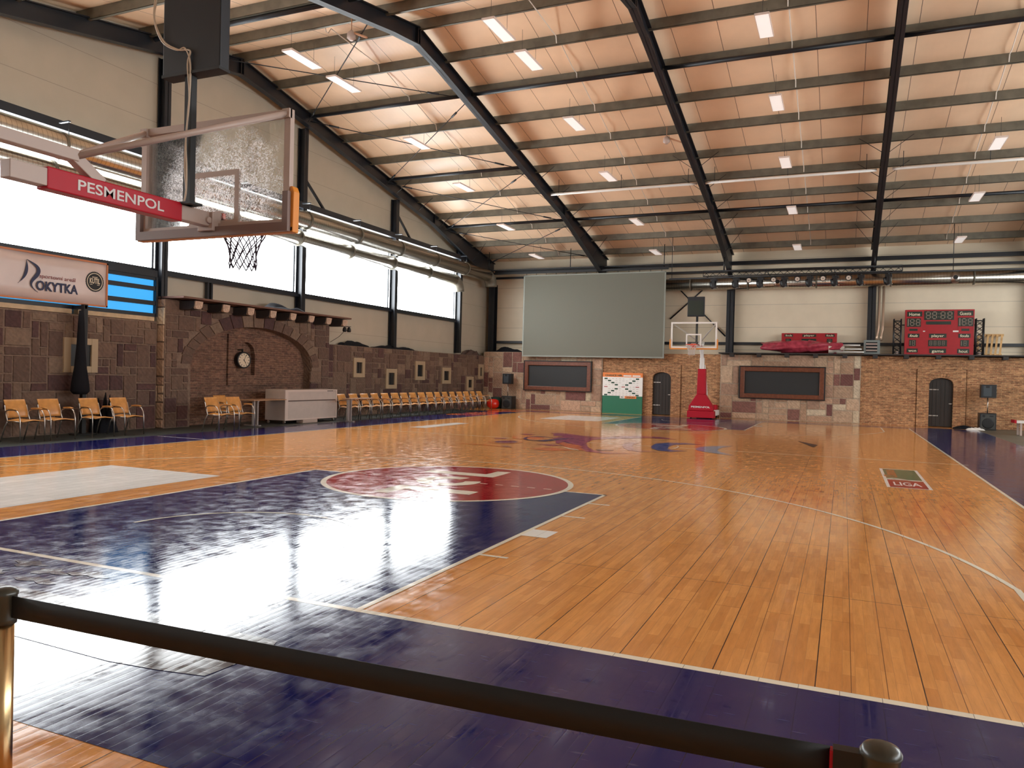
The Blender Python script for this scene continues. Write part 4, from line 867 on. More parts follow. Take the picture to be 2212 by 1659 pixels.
for r_ in range(9):
    for c in range(10):
        xc = -4.70+c*.164; zc = 1.585-r_*.093; dark = (c == r_ or c == 9-r_) if r_ < 4 else (c == 8-r_ or c == r_+1) if r_ > 4 else False
        if dark: gb.box((xc-.075, yf-.003, zc-.032), (xc+.075, yf, zc+.032))
        elif r_ == 4 and c in (0, 5, 9): rb.box((xc-.08, yf-.003, zc-.018), (xc+.08, yf, zc+.018))
        elif rs.random() < .8: w_ = rs.uniform(.03, .055); sb.box((xc-w_, yf-.002, zc-.008), (xc+w_, yf, zc+.008))
part(gb, 'dark_logo_tiles', MATS['dark_green_print'], th); part(sb, 'small_logos', mat('grey_print', (.45, .42, .38), .5), th); part(rb, 'red_logo_tiles', mat('red_print', (.40, .04, .03), .5), th)

# ------------------------------------------------------------------ speakers
GRILL = vmat('speaker_grille', (.05, .05, .045), .6, amt=.2, scale=60)
def sub(x, y, z, w_, h, d, label):
    th = thing('loudspeaker', label, 'speaker', (x, y, z)); b = MB(); b.box((x-w_/2, y-d/2, z), (x+w_/2, y+d/2, z+h)); part(b, 'cabinet', BLACKP, th, bevel=.012)
    b = MB(); yy = y-d/2; b.box((x-w_/2+.04, yy-.006, z+.04), (x+w_/2-.04, yy+.002, z+h-.04)); part(b, 'grille', GRILL, th)
    b = MB(); b.lathe((x, yy-.005, z+h*.40), [(w_*.36, 0), (w_*.36, .012), (w_*.31, .018), (w_*.1, .006)], 28, (0, -1, 0)); part(b, 'woofer', BLACK, th)
    b = MB(); b.lathe((x-w_*.26, yy-.005, z+h*.84), [(w_*.09, 0), (w_*.09, .012)], 16, (0, -1, 0)); b.box((x+w_*.08, yy-.012, z+h*.80), (x+w_*.32, yy, z+h*.87)); part(b, 'port', BLACK, th)
def top_spk(x, y, z, w_, h, d, label):
    th = thing('loudspeaker', label, 'speaker', (x, y, z)); b = MB(); b.box((x-w_/2, y-d/2, z), (x+w_/2, y+d/2, z+h)); part(b, 'cabinet', BLACKP, th, bevel=.012)
    b = MB(); b.box((x-w_*.36, y-d/2-.006, z+.06), (x+w_*.18, y-d/2+.002, z+h-.05)); part(b, 'grille', mat('blue_grey_grille', (.04, .05, .06), .4), th)
    b = MB(); b.box((x-w_*.2, y-d/2-.012, z+h*.74), (x+.02, y-d/2, z+h*.92)); part(b, 'horn', BLACK, th)
    b = MB(); b.cyl((x, y, z-.58), (x, y, z), .018, n=10); part(b, 'pole', CHROME, th)
sub(10.37, 29.4, 0, .54, .63, .5, 'black bass speaker on the floor at the right brick wall')
top_spk(10.38, 29.4, 1.21, .5, .5, .38, 'black loudspeaker on a thin pole above the right bass speaker')
sub(-9.47, 29.6, 0, .54, .62, .5, 'black bass speaker standing in the far left corner')
top_spk(-9.53, 29.6, 1.20, .46, .5, .3, 'small black loudspeaker on a thin pole in the far left corner')
th = thing('speaker_bag', 'shiny red round bag in the far left corner with a green bag behind', 'bag', (-9.9, 29.2, 0))
b = MB(); b.lathe((-10.14, 29.25, .0), [(.14, 0), (.27, .08), (.31, .24), (.26, .40), (.12, .46)], 24); part(b, 'red_bag', mat('shiny_red', (.62, .02, .01), .18), th)
b = MB(); b.lathe((-10.16, 29.62, .0), [(.3, 0), (.3, .3), (.26, .52), (.1, .56)], 20); part(b, 'green_bag', mat('dark_green_cloth', (.008, .03, .02), .7), th)
heap('cloth_bundle', 9.62, 29.2, 0, .7, .45, .16, CLOTHK, 'black jacket lying on the floor by the second arched door', 'jacket', 21)
heap('cloth_bundle', 9.92, 28.78, 0, .55, .25, .10, WHITE, 'white cloth lying in front of the black jacket', 'cloth', 22)
th = thing('folding_table', 'low white table with red edge at the right side of the court', 'table', (11.2, 26.5, 0))
b = MB(); b.box((10.75, 26.2, .42), (12.2, 26.8, .50)); part(b, 'table_top', WHITE, th)
b = MB(); b.box((10.70, 26.18, .42), (10.76, 26.82, .52)); part(b, 'red_edge', RED, th)
for x, y in ((10.9, 26.25), (10.9, 26.75), (12.1, 26.25), (12.1, 26.75)): b = MB(); b.box((x-.03, y-.03, 0), (x+.03, y+.03, .42)); part(b, 'leg', WHITE_SHADE, th)
# square board under the braces is the shot clock of the far hoop, see hoops

# ------------------------------------------------------------------ scoreboards and things on the far ledge
LZ = 2.84
SBR = vmat('scoreboard_red', (.36, .006, .012), .5, amt=.08); LCDK = mat('display_black', (.012, .022, .016), .3); DIG = mat('dim_digits', (.22, .17, .13), .5); LAB = mat('cream_letters', (.78, .70, .50), .5)
def sboard(x0, x1, y, z0, z1, label, full=True):
    th = thing('scoreboard', label, 'scoreboard', ((x0+x1)/2, y, z0)); b = MB(); b.box((x0, y, z0), (x1, y+.14, z1)); part(b, 'case', SBR, th, bevel=.015)
    return th
W_ = 2.42; x0, y0 = 7.56, 30.25; th = sboard(x0, x0+W_, y0, LZ, LZ+1.80, 'big red scoreboard with Home and Guests panels standing on the far ledge')
def pan(u0, u1, v0, v1): return (x0+W_*u0, x0+W_*u1, LZ+1.8*v0, LZ+1.8*v1)
panels = [(.03, .25, .85, .96), (.28, .71, .77, .97), (.76, .98, .86, .97), (.03, .235, .62, .81), (.77, .985, .63, .82), (.31, .67, .67, .74), (.07, .19, .53, .58), (.82, .93, .53, .58), (.05, .22, .38, .47), (.36, .61, .38, .47), (.78, .95, .38, .47), (.07, .17, .19, .33), (.35, .62, .19, .33), (.81, .93, .19, .33), (.04, .2, .05, .14), (.37, .61, .04, .14), (.77, .94, .04, .14)]
b = MB()
for q in panels: a, c, e_, f = pan(*q); b = MB(); b.box((a, y0-.012, e_), (c, y0, f)); part(b, 'display_panel', LCDK, th)
def digit(b, x, y, z, w_, h, seg='abcdefg'):
    t = w_*.2
    S = {'a': (0, w_, h-t, h), 'g': (0, w_, h/2-t/2, h/2+t/2), 'd': (0, w_, 0, t), 'f': (0, t, h/2, h), 'e': (0, t, 0, h/2), 'b': (w_-t, w_, h/2, h), 'c': (w_-t, w_, 0, h/2)}
    for k in seg: p = S[k]; b.box((x+p[0], y-.004, z+p[2]), (x+p[1], y, z+p[3]))
for u in (.305, .395, .515, .615): b = MB(); digit(b, x0+W_*u, y0-.012, LZ+1.8*.79, .17, .30); part(b, 'digit', DIG, th)
for u, v in ((.04, .64), (.785, .65)):
    b = MB()
    b.box((x0+W_*u, y0-.016, LZ+1.8*v), (x0+W_*u+.04, y0-.012, LZ+1.8*v+.28))
    for k in (0, 1): digit(b, x0+W_*(u+.035+.085*k), y0-.012, LZ+1.8*v, .16, .28)
    part(b, 'digits', DIG, th)
b = MB()
for v in (.83, .90): b.box((x0+W_*.487, y0-.016, LZ+1.8*v), (x0+W_*.497, y0-.012, LZ+1.8*v+.03))
part(b, 'colon', DIG, th)
b = MB()
for u in (.095, .835): b.box((x0+W_*(u-.015), y0-.016, LZ+1.8*.21), (x0+W_*(u-.005), y0-.012, LZ+1.8*.31)); digit(b, x0+W_*(u+.02), y0-.012, LZ+1.8*.205, .10, .20)
part(b, 'digits', DIG, th); b = MB()
for k in range(4): digit(b, x0+W_*(.37+.06*k), y0-.012, LZ+1.8*.215, .09, .17, 'abcdefg')
part(b, 'small_digits', DIG, th)
for t, q, sh in (('Home', 0, 0), ('Guests', 2, 0), ('fouls', 8, .3), ('player', 9, 0), ('fouls', 10, .0), ('won', 14, 0), ('game', 15, 0), ('hout', 16, 0)):
    a, c, e_, f = pan(*panels[q]); b = MB(); b.text(t, ((a+c)/2, y0-.012, e_+.03), (1, 0, 0), (0, 0, 1), h=(f-e_)*.62, w=(c-a)*.72, ext=.004, shear=sh, bold=.01); part(b, 'lettering', LAB, th)
b = MB(); b.box((x0+W_*.27, y0-.006, LZ+.92), (x0+W_*.30, y0, LZ+.96)); part(b, 'white_sticker', WHITE, th); b = MB(); b.box((x0+W_*.70, y0-.006, LZ+.91), (x0+W_*.78, y0, LZ+.97)); part(b, 'white_sticker', WHITE, th)
# small scoreboard
th = sboard(2.86, 5.06, 30.5, LZ, LZ+.88, 'low red scoreboard with player and fouls panels behind the wrapped bundle'); b = MB()
for a, c, e_, f in ((2.98, 3.32, .72, .83), (3.7, 4.24, .72, .83), (4.6, 4.96, .72, .83), (3.03, 3.25, .38, .64), (3.67, 4.25, .38, .64), (4.67, 4.88, .38, .64)): b = MB(); b.box((a, 30.488, LZ+e_), (c, 30.5, LZ+f)); part(b, 'display_panel', LCDK, th)
b = MB()
for t, a, c in (('fouls', 2.98, 3.32), ('player', 3.7, 4.24), ('fouls', 4.6, 4.96)): b = MB(); b.text(t, ((a+c)/2, 30.488, LZ+.745), (1, 0, 0), (0, 0, 1), h=.07, w=(c-a)*.75, ext=.004, bold=.01); part(b, 'lettering', LAB, th)
b = MB()
for x in (3.06, 3.13, 4.71, 4.78): digit(b, x, 30.488, LZ+.42, .055, .19)
part(b, 'digits', DIG, th)
def truss_col(x, y, z0, z1, w_, label):
    th = thing('truss_tower', label, 'truss', (x, y, z0))
    for sx in (-1, 1):
        for sy in (-1, 1):
            b = MB(); b.cyl((x+sx*w_/2, y+sy*w_/2, z0), (x+sx*w_/2, y+sy*w_/2, z1), .024, n=8); part(b, 'chord', BLACKP, th)
    b = MB(); n = 6; h = (z1-z0-.16)/n
    for i in range(n):
        za, zc = z0+.08+i*h, z0+.08+(i+1)*h
        for sy in (-1, 1):
            b.cyl((x-w_/2, y+sy*w_/2, za), (x+w_/2, y+sy*w_/2, zc), .011, n=6, cap=False); b.cyl((x+w_/2, y+sy*w_/2, za), (x-w_/2, y+sy*w_/2, zc), .011, n=6, cap=False)
            b.cyl((x+sy*w_/2, y-w_/2, za), (x+sy*w_/2, y+w_/2, zc), .011, n=6, cap=False)
    for z in (z0+.08, z1-.08):
        for sy in (-1, 1): b.cyl((x-w_/2, y+sy*w_/2, z), (x+w_/2, y+sy*w_/2, z), .014, n=6)
    part(b, 'lacing', BLACKP, th)
    b = MB(); b.lathe((x, y-.05, z0), [(.06, .02), (.08, .05), (.08, .12), (.03, .14)], 14); part(b, 'clamp', WHITE_SHADE, th)
truss_col(7.3, 30.35, LZ, LZ+1.44, .26, 'black lattice truss tower left of the big red scoreboard')
truss_col(10.17, 30.35, LZ, LZ+1.44, .26, 'black lattice truss tower right of the big red scoreboard')
b = MB(); b.cyl((7.42, 30.4, LZ+1.2), (7.56, 30.4, LZ+1.2), .022, n=8); tag(b.build('truss_link', BLACKP), 'short black bar joining the left truss tower to the scoreboard', 'bar')
b = MB(); b.cyl((9.98, 30.4, LZ+1.2), (10.06, 30.4, LZ+1.2), .022, n=8); tag(b.build('truss_link', BLACKP), 'short black bar joining the right truss tower to the scoreboard', 'bar')
# pallet
th = thing('wooden_pallet', 'pale wooden slatted pallet leaning on the wall right of the scoreboard', 'pallet', (10.6, 30.6, LZ)); PINE = vmat('pine_slats', (.66, .40, .17), .6, amt=.25, scale=7)
lean = lambda x, z, d=0: Vector((x+.0+.12*z, 30.55+.35*z+d, LZ+z*.92))
for i in range(5):
    b = MB(); x = 10.28+i*.155; b.bar(lean(x, .02), lean(x, .92), .07, .02, (0, -1, .3)); part(b, 'slat', PINE, th)
for z in (.04, .90): b = MB(); b.bar(lean(10.25, z, .05), lean(10.97, z, .05), .04, .09, (0, 0, 1)); part(b, 'rail', PINE, th)
th = thing('wooden_crate', 'dim wooden crate behind the right truss tower', 'crate', (10.1, 30.75, LZ)); b = MB()
for k in range(4): b.box((9.98, 30.72, LZ+k*.22), (10.22, 30.75, LZ+k*.22+.12))
for x in (9.98, 10.17): b.box((x, 30.75, LZ), (x+.05, 30.95, LZ+.8))
part(b, 'boards', PINE, th)
# wrapped red bundle with white poles
th = thing('wrapped_bundle', 'red bundle wrapped in clear plastic with white poles lying on the far ledge', 'bundle', (3.7, 30.1, LZ))
def bf(u, v):
    x = 2.1+3.15*u; r = .13+.11*math.sin(math.pi*min(1, u*1.15+.05))+.05*(u > .6); a = 2*math.pi*v; k = 1+.10*math.sin(5*a+9*u)+.07*math.sin(17*u+3*a)
    return (x+.06*math.sin(3*a), 30.12+r*1.35*k*math.cos(a), LZ+.30+r*k*1.05*math.sin(a)*(1 if math.sin(a) > 0 else .9)-.02)
b = MB(); b.grid(lambda u, v: bf(u, 1-v), 60, 30); WR = vmat('wrapped_red', (.42, .05, .08), .22, amt=.4, scale=5); part(b, 'wrapped_fabric', WR, th)
for z, x in ((LZ+.36, 5.95), (LZ+.20, 6.0), (LZ+.08, 6.1)): b = MB(); b.cyl((5.0, 30.1, z), (x, 30.1, z), .028, n=10); part(b, 'pole', WHITE, th)
b = MB(); b.grid(lambda u, v: (4.75+.6*u, 30.12+(.24-.13*u)*math.cos(-2*math.pi*v), LZ+.24+(.24-.15*u)*(1+.1*math.sin(9*u+20*v))*math.sin(-2*math.pi*v)), 12, 24); part(b, 'plastic_end', mat('clear_plastic', (.62, .52, .45), .2), th)
# vent box
th = thing('vent_box', 'grey louvred vent box on the far ledge beside the fourth column', 'vent', (6.36, 30.3, LZ)); b = MB(); b.box((6.08, 30.25, LZ), (6.68, 30.7, LZ+.58)); part(b, 'case', mat('grey_case', (.20, .23, .22), .5), th, bevel=.01)
b = MB(); b.box((6.16, 30.24, LZ+.08), (6.58, 30.25, LZ+.5)); part(b, 'dark_opening', BLACK, th)
for k in range(3): b = MB(); b.obox((6.37, 30.225, LZ+.16+k*.13), (.42, .05, .05)); part(b, 'louvre', WHITE_SHADE, th)

# ------------------------------------------------------------------ stage lighting truss
th = thing('lighting_truss', 'long black lattice truss with lights in front of the far duct', 'truss', (3.5, 28.5, 6.1))
tx0, tx1, tz0, tz1 = -.19, 7.31, 5.98, 6.20
for z, dy in ((tz0, 0), (tz1, 0), (tz1, .22)): b = MB(); b.cyl((tx0, 28.5+dy, z), (tx1, 28.5+dy, z), .024, n=8); part(b, 'chord', BLACKP, th)
b = MB(); n = 28; h = (tx1-tx0)/n
for i in range(n):
    a, c = tx0+i*h, tx0+(i+1)*h; b.cyl((a, 28.5, tz0), (c, 28.5, tz1), .010, n=5, cap=False); b.cyl((c, 28.5, tz0), (a, 28.5, tz1), .010, n=5, cap=False)
for x in (tx0, 2.3, 2.42, 4.8, 4.92, tx1): b.cyl((x, 28.5, tz0), (x, 28.5, tz1), .016, n=6)
part(b, 'lacing', BLACKP, th)
for x in (.66, 6.35): b = MB(); b.cyl((x, 28.5, tz1), (x, 28.5, zb(28.5)-.9), .03, n=8); part(b, 'hanger', BLACKP, th)
b = MB(); b.cyl((-1.6, 28.45, 5.90), (12.4, 28.45, 5.93), .035, n=10)
for x in (0, 2.5, 5, 7): b.box((x-.03, 28.42, 5.92), (x+.03, 28.52, 5.99))
for x in (9.0, 12.2, -1.5): b.cyl((x, 28.45, 5.92), (x, 28.45, zr(28.45)-.1), .012, n=6)
tag(b.build('lighting_bar', BLACKP), 'thin black bar carrying the row of moving-head lights', 'bar')
HEADG = mat('lens_grey', (.10, .10, .11), .15); mh0 = None
for i, x in enumerate((.28, 1.18, 2.15, 3.07, 4.03, 4.96, 5.88, 6.84)):
    lab = 'black moving-head stage light hanging from the bar, %s from the left' % ORD[i+1]
    if mh0 is None:
        mh0 = thing('moving_head_light', lab, 'stage light', (0, 0, 0), group='moving-head lights under the truss'); o = mh0
        c = MB(); c.box((-.15, -.12, -.14), (.15, .12, -.04)); c.cyl((0, 0, -.04), (0, 0, .03), .03, n=8); c.build('base', BLACKP, mh0, bevel=.01)
        for s in (-1, 1): c = MB(); c.box((s*.15-.02, -.06, -.42), (s*.15+.02, .06, -.10)); c.build('yoke_arm', BLACKP, mh0, bevel=.01)
        c = MB(); c.lathe((0, .05, -.30), [(.08, .14), (.13, .08), (.13, -.02), (.11, -.1), (.10, -.16)], 18, (0, -.35, -1)); c.build('head', BLACKP, mh0)
        c = MB(); c.lathe((0, .0, -.42), [(.085, 0), (.07, .03)], 18, (0, -.35, -1)); c.build('lens', HEADG, mh0)
        c = MB(); c.box((-.025, -.14, -.41), (.025, -.125, -.385)); c.build('badge', WHITE, mh0)
    else: o = copy_tree(mh0)
    o.location = (x, 28.45, 5.89); o['label'] = lab
    if i == 0: o.rotation_euler = (0, 0, R(85))
pr0 = None
for i, x in enumerate((1.68, 2.64, 3.55, 4.5, 5.43)):
    lab = 'small round pale-faced par light facing the hall, %s from the left' % ORD[i+1]
    if pr0 is None:
        pr0 = thing('par_light', lab, 'stage light', (0, 0, 0), group='par lights between the moving heads'); o = pr0
        c = MB(); c.lathe((0, .08, -.10), [(.06, -.0), (.09, .05), (.115, .16), (.105, .165), (.09, .15)], 20, (0, -1, -.1)); c.build('housing', BLACKP, pr0)
        c = MB(); c.lathe((0, -.065, -.115), [(.09, 0), (.085, .006)], 20, (0, -1, -.1)); c.build('front_glass', mat('par_face', (.60, .50, .42), .3), pr0)
        c = MB(); c.lathe((0, -.072, -.115), [(.02, 0), (.018, .006)], 10, (0, -1, -.1)); c.build('centre_cap', BLACK, pr0)
        c = MB(); c.tube([(-.12, .0, -.1), (-.12, 0, 0), (.12, 0, 0), (.12, 0, -.1)], .01, 6); c.cyl((0, 0, 0), (0, 0, .03), .015, n=6); c.build('yoke', BLACKP, pr0)
    else: o = copy_tree(pr0)
    o.location = (x, 28.45, 5.87); o['label'] = lab
# ------------------------------------------------------------------ basketball hoops
def glass_mat(name, amount):
    m = bpy.data.materials.new(name); m.use_nodes = True; n, l = nt(m); n.clear()
    out = N(m, 'ShaderNodeOutputMaterial'); tr = N(m, 'ShaderNodeBsdfTransparent'); tr.inputs[0].default_value = (.93, .94, .93, 1); gl = N(m, 'ShaderNodeBsdfGlossy'); gl.inputs['Roughness'].default_value = .03
    fr = N(m, 'ShaderNodeFresnel'); fr.inputs[0].default_value = 1.35; m1 = N(m, 'ShaderNodeMixShader'); L(m, fr.outputs[0], m1.inputs[0]); L(m, tr.outputs[0], m1.inputs[1]); L(m, gl.outputs[0], m1.inputs[2])
    df = N(m, 'ShaderNodeBsdfTranslucent'); df.inputs[0].default_value = (.85, .92, 1, 1); d2 = N(m, 'ShaderNodeBsdfDiffuse'); d2.inputs[0].default_value = (.85, .9, .95, 1); da = N(m, 'ShaderNodeAddShader'); L(m, df.outputs[0], da.inputs[0]); L(m, d2.outputs[0], da.inputs[1])
    tc = N(m, 'ShaderNodeTexCoord')
    n1 = N(m, 'ShaderNodeTexNoise'); n1.inputs['Scale'].default_value = 26; n1.inputs['Detail'].default_value = 8; n1.inputs['Roughness'].default_value = .7; n1.inputs['Distortion'].default_value = 2.2; L(m, tc.outputs['Object'], n1.inputs['Vector'])
    r1 = N(m, 'ShaderNodeMapRange'); r1.inputs['From Min'].default_value = .47; r1.inputs['From Max'].default_value = .63; L(m, n1.outputs['Fac'], r1.inputs['Value'])
    # ball marks gather around the painted square
    sb = N(m, 'ShaderNodeVectorMath', operation='SUBTRACT'); L(m, tc.outputs['Object'], sb.inputs[0]); sb.inputs[1].default_value = (0.1, 0, 3.28)
    sc = N(m, 'ShaderNodeVectorMath', operation='MULTIPLY'); L(m, sb.outputs[0], sc.inputs[0]); sc.inputs[1].default_value = (1, 0, 1.5)
    ln = N(m, 'ShaderNodeVectorMath', operation='LENGTH'); L(m, sc.outputs[0], ln.inputs[0])
    n2 = N(m, 'ShaderNodeTexNoise'); n2.inputs['Scale'].default_value = 3; L(m, tc.outputs['Object'], n2.inputs['Vector'])
    ad = N(m, 'ShaderNodeMath', operation='ADD'); L(m, ln.outputs['Value'], ad.inputs[0]); L(m, n2.outputs['Fac'], ad.inputs[1])
    r2_ = N(m, 'ShaderNodeMapRange'); r2_.inputs['From Min'].default_value = .75; r2_.inputs['From Max'].default_value = 1.35; r2_.inputs['To Min'].default_value = amount; r2_.inputs['To Max'].default_value = amount*.06; L(m, ad.outputs[0], r2_.inputs['Value'])
    mu = N(m, 'ShaderNodeMath', operation='MULTIPLY'); L(m, r1.outputs[0], mu.inputs[0]); L(m, r2_.outputs[0], mu.inputs[1])
    m2 = N(m, 'ShaderNodeMixShader'); L(m, mu.outputs[0], m2.inputs[0]); L(m, m1.outputs[0], m2.inputs[1]); L(m, da.outputs[0], m2.inputs[2]); L(m, m2.outputs[0], out.inputs[0])
    return m
G_NEAR = glass_mat('scuffed_backboard_glass', 1.0); G_FAR = glass_mat('clean_backboard_glass', .08)
NET = mat('net_cord', (.62, .55, .50), .8); NETD = mat('dark_net_cord', (.035, .02, .035), .8)
def hoop(name, label, loc, rz, glass, back, netm, white):
    th = thing(name, label, 'basketball hoop', loc, rz); Z0, Z1 = 2.87, 3.90; hw = .90
    A = lambda b, nm, m, l=None, par=None, bv=0: (lambda o: (o.__setitem__('label', l) if l else None, o)[1])(b.build(nm, m, par or th, bv))
    # board face at local y = 0, court side = +y
    b = MB(); b.box((-hw+.03, -.02, Z0+.03), (hw-.03, 0, Z1-.03)); A(b, 'backboard_glass', glass)
    b = MB()
    for q in ((-hw, hw, Z0, Z0+.065), (-hw, hw, Z1-.065, Z1), (-hw, -hw+.065, Z0+.065, Z1-.065), (hw-.065, hw, Z0+.065, Z1-.065)): b.box((q[0], -.05, q[2]), (q[1], .003, q[3]))
    for q in ((-.30, .30, 3.38, 3.43), (-.30, .30, Z0+.05, Z0+.10), (-.30, -.25, Z0+.10, 3.38), (.25, .30, Z0+.10, 3.38)): b.box((q[0], -.022, q[2]), (q[1], .003, q[3]))
    A(b, 'board_frame', white)
    b = MB(); pts = []
    for s in (-1, 1):
        b.prism([(s*(hw-.02), Z0-.05), (s*(hw+.045), Z0-.05), (s*(hw+.05), Z0+.30), (s*(hw+.03), Z0+.35), (s*(hw+.002), Z0+.35), (s*(hw+.002), Z0)], (0, -.045, 0), (1, 0, 0), (0, 0, 1), (0, 1, 0), .08)
    b.box((-hw-.045, -.045, Z0-.055), (hw+.045, .035, Z0-.002)); A(b, 'edge_padding', ORANGE, bv=.008)
    b = MB(); b.box((-hw-.02, -.09, Z0-.05), (hw+.02, -.047, Z0+.03)); b.box((-hw-.02, -.09, Z0+.03), (-hw+.04, -.05, Z0+.3)); b.box((hw-.04, -.09, Z0+.03), (hw+.02, -.05, Z0+.3)); A(b, 'rear_frame', mat('shaded_rear_frame', (.20, .13, .11), .5))  # backlit shade on the board's rear put into a grey-brown colour
    # rim and net
    rz_, rr, yc = 2.99, .225, .375
    b = MB(); b.tube([(rr*math.cos(t), yc+rr*math.sin(t), rz_) for t in [2*math.pi*i/40 for i in range(40)]], .010, 10, True)
    b.prism([(-.10, rz_-.02), (.10, rz_-.02), (.10, rz_+.0), (-.10, rz_+.0)], (0, 0, 0), (1, 0, 0), (0, 0, 1), (0, 1, 0), .16); b.box((-.10, .0, rz_-.10), (.10, .03, rz_+.05))
    for s in (-1, 1): b.tube([(s*.09, .02, rz_-.08), (s*.09, .14, rz_-.02), (s*.1, .18, rz_)], .009, 6)
    rim = A(b, 'rim', mat('orange_rim', (.80, .07, .02), .35))
    b = MB(); K = 12; lev = [(.225, 0), (.20, -.07), (.165, -.14), (.135, -.21), (.125, -.28), (.128, -.35), (.125, -.40)]
    for k in range(K):
        for s in (1, -1):
            P = []
            for i, (r_, h) in enumerate(lev):
                t = 2*math.pi*(k+s*.5*i)/K; P.append((r_*math.cos(t), yc+r_*math.sin(t), rz_-.008+h+.01*math.sin(k*5+i)))
            b.tube(P, .006, 5)
    b.tube([(.03, yc+.12, rz_-.40), (.05, yc+.12, rz_-.44), (.04, yc+.13, rz_-.52)], .003, 5)
    A(b, 'net', netm, par=rim)
    # folding arm
    b = MB(); b.box((-.055, -1.95, 2.90), (.055, -.12, 3.03)); b.prism([(-.12, 2.86), (-.01, 2.86), (-.01, 3.06), (-.12, 3.03)], (-.09, 0, 0), (0, 1, 0), (0, 0, 1), (1, 0, 0), .18)
    b.cyl((-.08, -.14, 2.95), (.08, -.14, 2.95), .03, n=12); A(b, 'lower_arm', white, bv=.006)
    b = MB(); b.box((-.062, -1.68, 2.88), (.062, -.44, 3.045)); sl = A(b, 'arm_padding', RED, bv=.01)
    b = MB()
    for s in (1, -1): b.text('PESMENPOL', (s*.0625, -1.04, 2.925), (0, s, 0), (0, 0, 1), h=.078, w=.80, ext=.003, bold=.014)
    b.build('lettering', mat('grey_letters', (.62, .58, .56), .4), sl)
    b = MB(); b.box((-.05, -2.3, 3.145), (.05, -1.42, 3.235)); b.bar((0, -1.45, 3.19), (0, -1.20, 3.03), .08, .09); A(b, 'upper_arm', white, bv=.006)
    for s in (-1, 1): b = MB(); b.cyl((s*.03, -1.42, 3.19), (s*(hw-.04), -.05, Z1-.04), .027, n=12); b.box((s*(hw-.04)-.04, -.07, Z1-.08), (s*(hw-.04)+.04, -.03, Z1)); A(b, 'stay_tube', white)
    # mast and base
    y = -back
    b = MB(); b.tube([(0, y-.02, 2.0), (0, y, 2.45), (0, y+.10, 2.75), (0, y+.30, 2.95), (0, y+.5, 2.97)], .075, 14); b.box((-.09, y-.12, 2.05), (.09, y+.05, 2.55)); b.box((-.05, y-.1, 2.97), (.05, max(y+.5, -2.3)+.2, 3.03)); b.bar((0, y, 2.6), (0, -2.2, 3.19), .09, .09); A(b, 'mast', white, bv=.004)
    def pad(z0, z1, w0, w1, y0, y1, b): n = b.add([(-w0/2, y0, z0), (w0/2, y0, z0), (w0/2, y1, z0), (-w0/2, y1, z0), (-w1/2, y0, z1), (w1/2, y0, z1), (w1/2, y1, z1), (-w1/2, y1, z1)]); [b.face([n+i for i in q]) for q in ((0, 3, 2, 1), (4, 5, 6, 7), (0, 1, 5, 4), (1, 2, 6, 5), (2, 3, 7, 6), (3, 0, 4, 7))]
    b = MB(); pad(.03, .32, 1.12, 1.10, y-.35, y+.12, b); A(b, 'base_padding', RED, bv=.02)
    b = MB(); pad(.33, .52, 1.02, 1.0, y-.25, y+.08, b); pad(.52, 1.02, 1.0, .36, y-.25, y+.06, b); pad(1.02, 2.09, .36, .31, y-.25, y+.06, b); fp = A(b, 'mast_padding', RED, bv=.015)
    b = MB(); b.text('PESMENPOL', (0, y+.083, .45), (-1, 0, 0), (0, 0, 1), h=.07, w=.78, ext=.004, bold=.02); b.build('lettering', LETTER, fp)
    b = MB(); b.box((-.52, y-1.75, .10), (.52, y-.30, .34)); A(b, 'base_weight_box', white, bv=.02)
    b = MB(); b.box((-.45, y-1.70, .34), (.45, y-1.2, .55)); A(b, 'rear_padding', RED, bv=.02)
    for sx in (-.42, .42):
        for yy in (y-.1, y-1.6): b = MB(); b.cyl((sx-.03, yy, .05), (sx+.03, yy, .05), .05, n=14); A(b, 'wheel', BLACK)
    for s in (-.10, .10):
        b = MB(); b.cyl((s, y-.1, 2.25), (s, y-1.3, .40), .028, n=10); b.cyl((s, y-.25, 1.2), (s, y-.75, 1.28), .022, n=8); b.cyl((s, y-.25, 1.15), (s, y-1.05, .80), .022, n=8); A(b, 'rear_strut', white)
    b = MB(); b.cyl((-.1, y-.9, 1.0), (.1, y-.9, 1.0), .02, n=8); b.cyl((-.1, y-1.2, .56), (.1, y-1.2, .56), .02, n=8); A(b, 'strut_cross_tube', white)
    return th
def shot_clock(loc, rz, label, cables):
    th = thing('shot_clock', label, 'shot clock', loc, rz)
    b = MB(); b.box((-.04, -.03, 3.03), (.04, .03, 4.2)); b.box((-.09, -.07, 3.03), (.09, .07, 3.05)); b.build('post', BLACK, th)
    b = MB(); b.box((-.285, -.055, 4.18), (.385, .055, 4.95)); b.build('case', mat('shot_clock_case', (.010, .012, .018), .45), th, bevel=.012)
    b = MB(); b.box((-.285, -.065, 4.16), (.385, .065, 4.185)); b.build('bottom_lip', BLACK, th)
    b = MB(); b.box((-.25, .055, 4.22), (.35, .059, 4.80)); fc = b.build('display_face', LCDK, th)
    fc['label'] = 'dark display face'
    if cables:
        C = mat('beige_cable', (.55, .42, .30), .5)
        b = MB()
        for k in (0, 1):
            b.cord([(-.36+.03*k, -.07, 4.92), (-.37, -.08, 4.7), (-.27+.02*k, -.08, 4.48), (-.10+.02*k, -.075, 4.38), (.0+.06*k, -.075, 4.38-.03*k), (.06-.03*k, -.07, 4.24), (.03, -.045, 3.95), (.0, -.045, 3.6), (.02*k, -.05, 3.35), (.03, -.06, 3.15), (.0, -.05, 3.05)], .008, 6)
        b.build('cable', C, th)
    return th
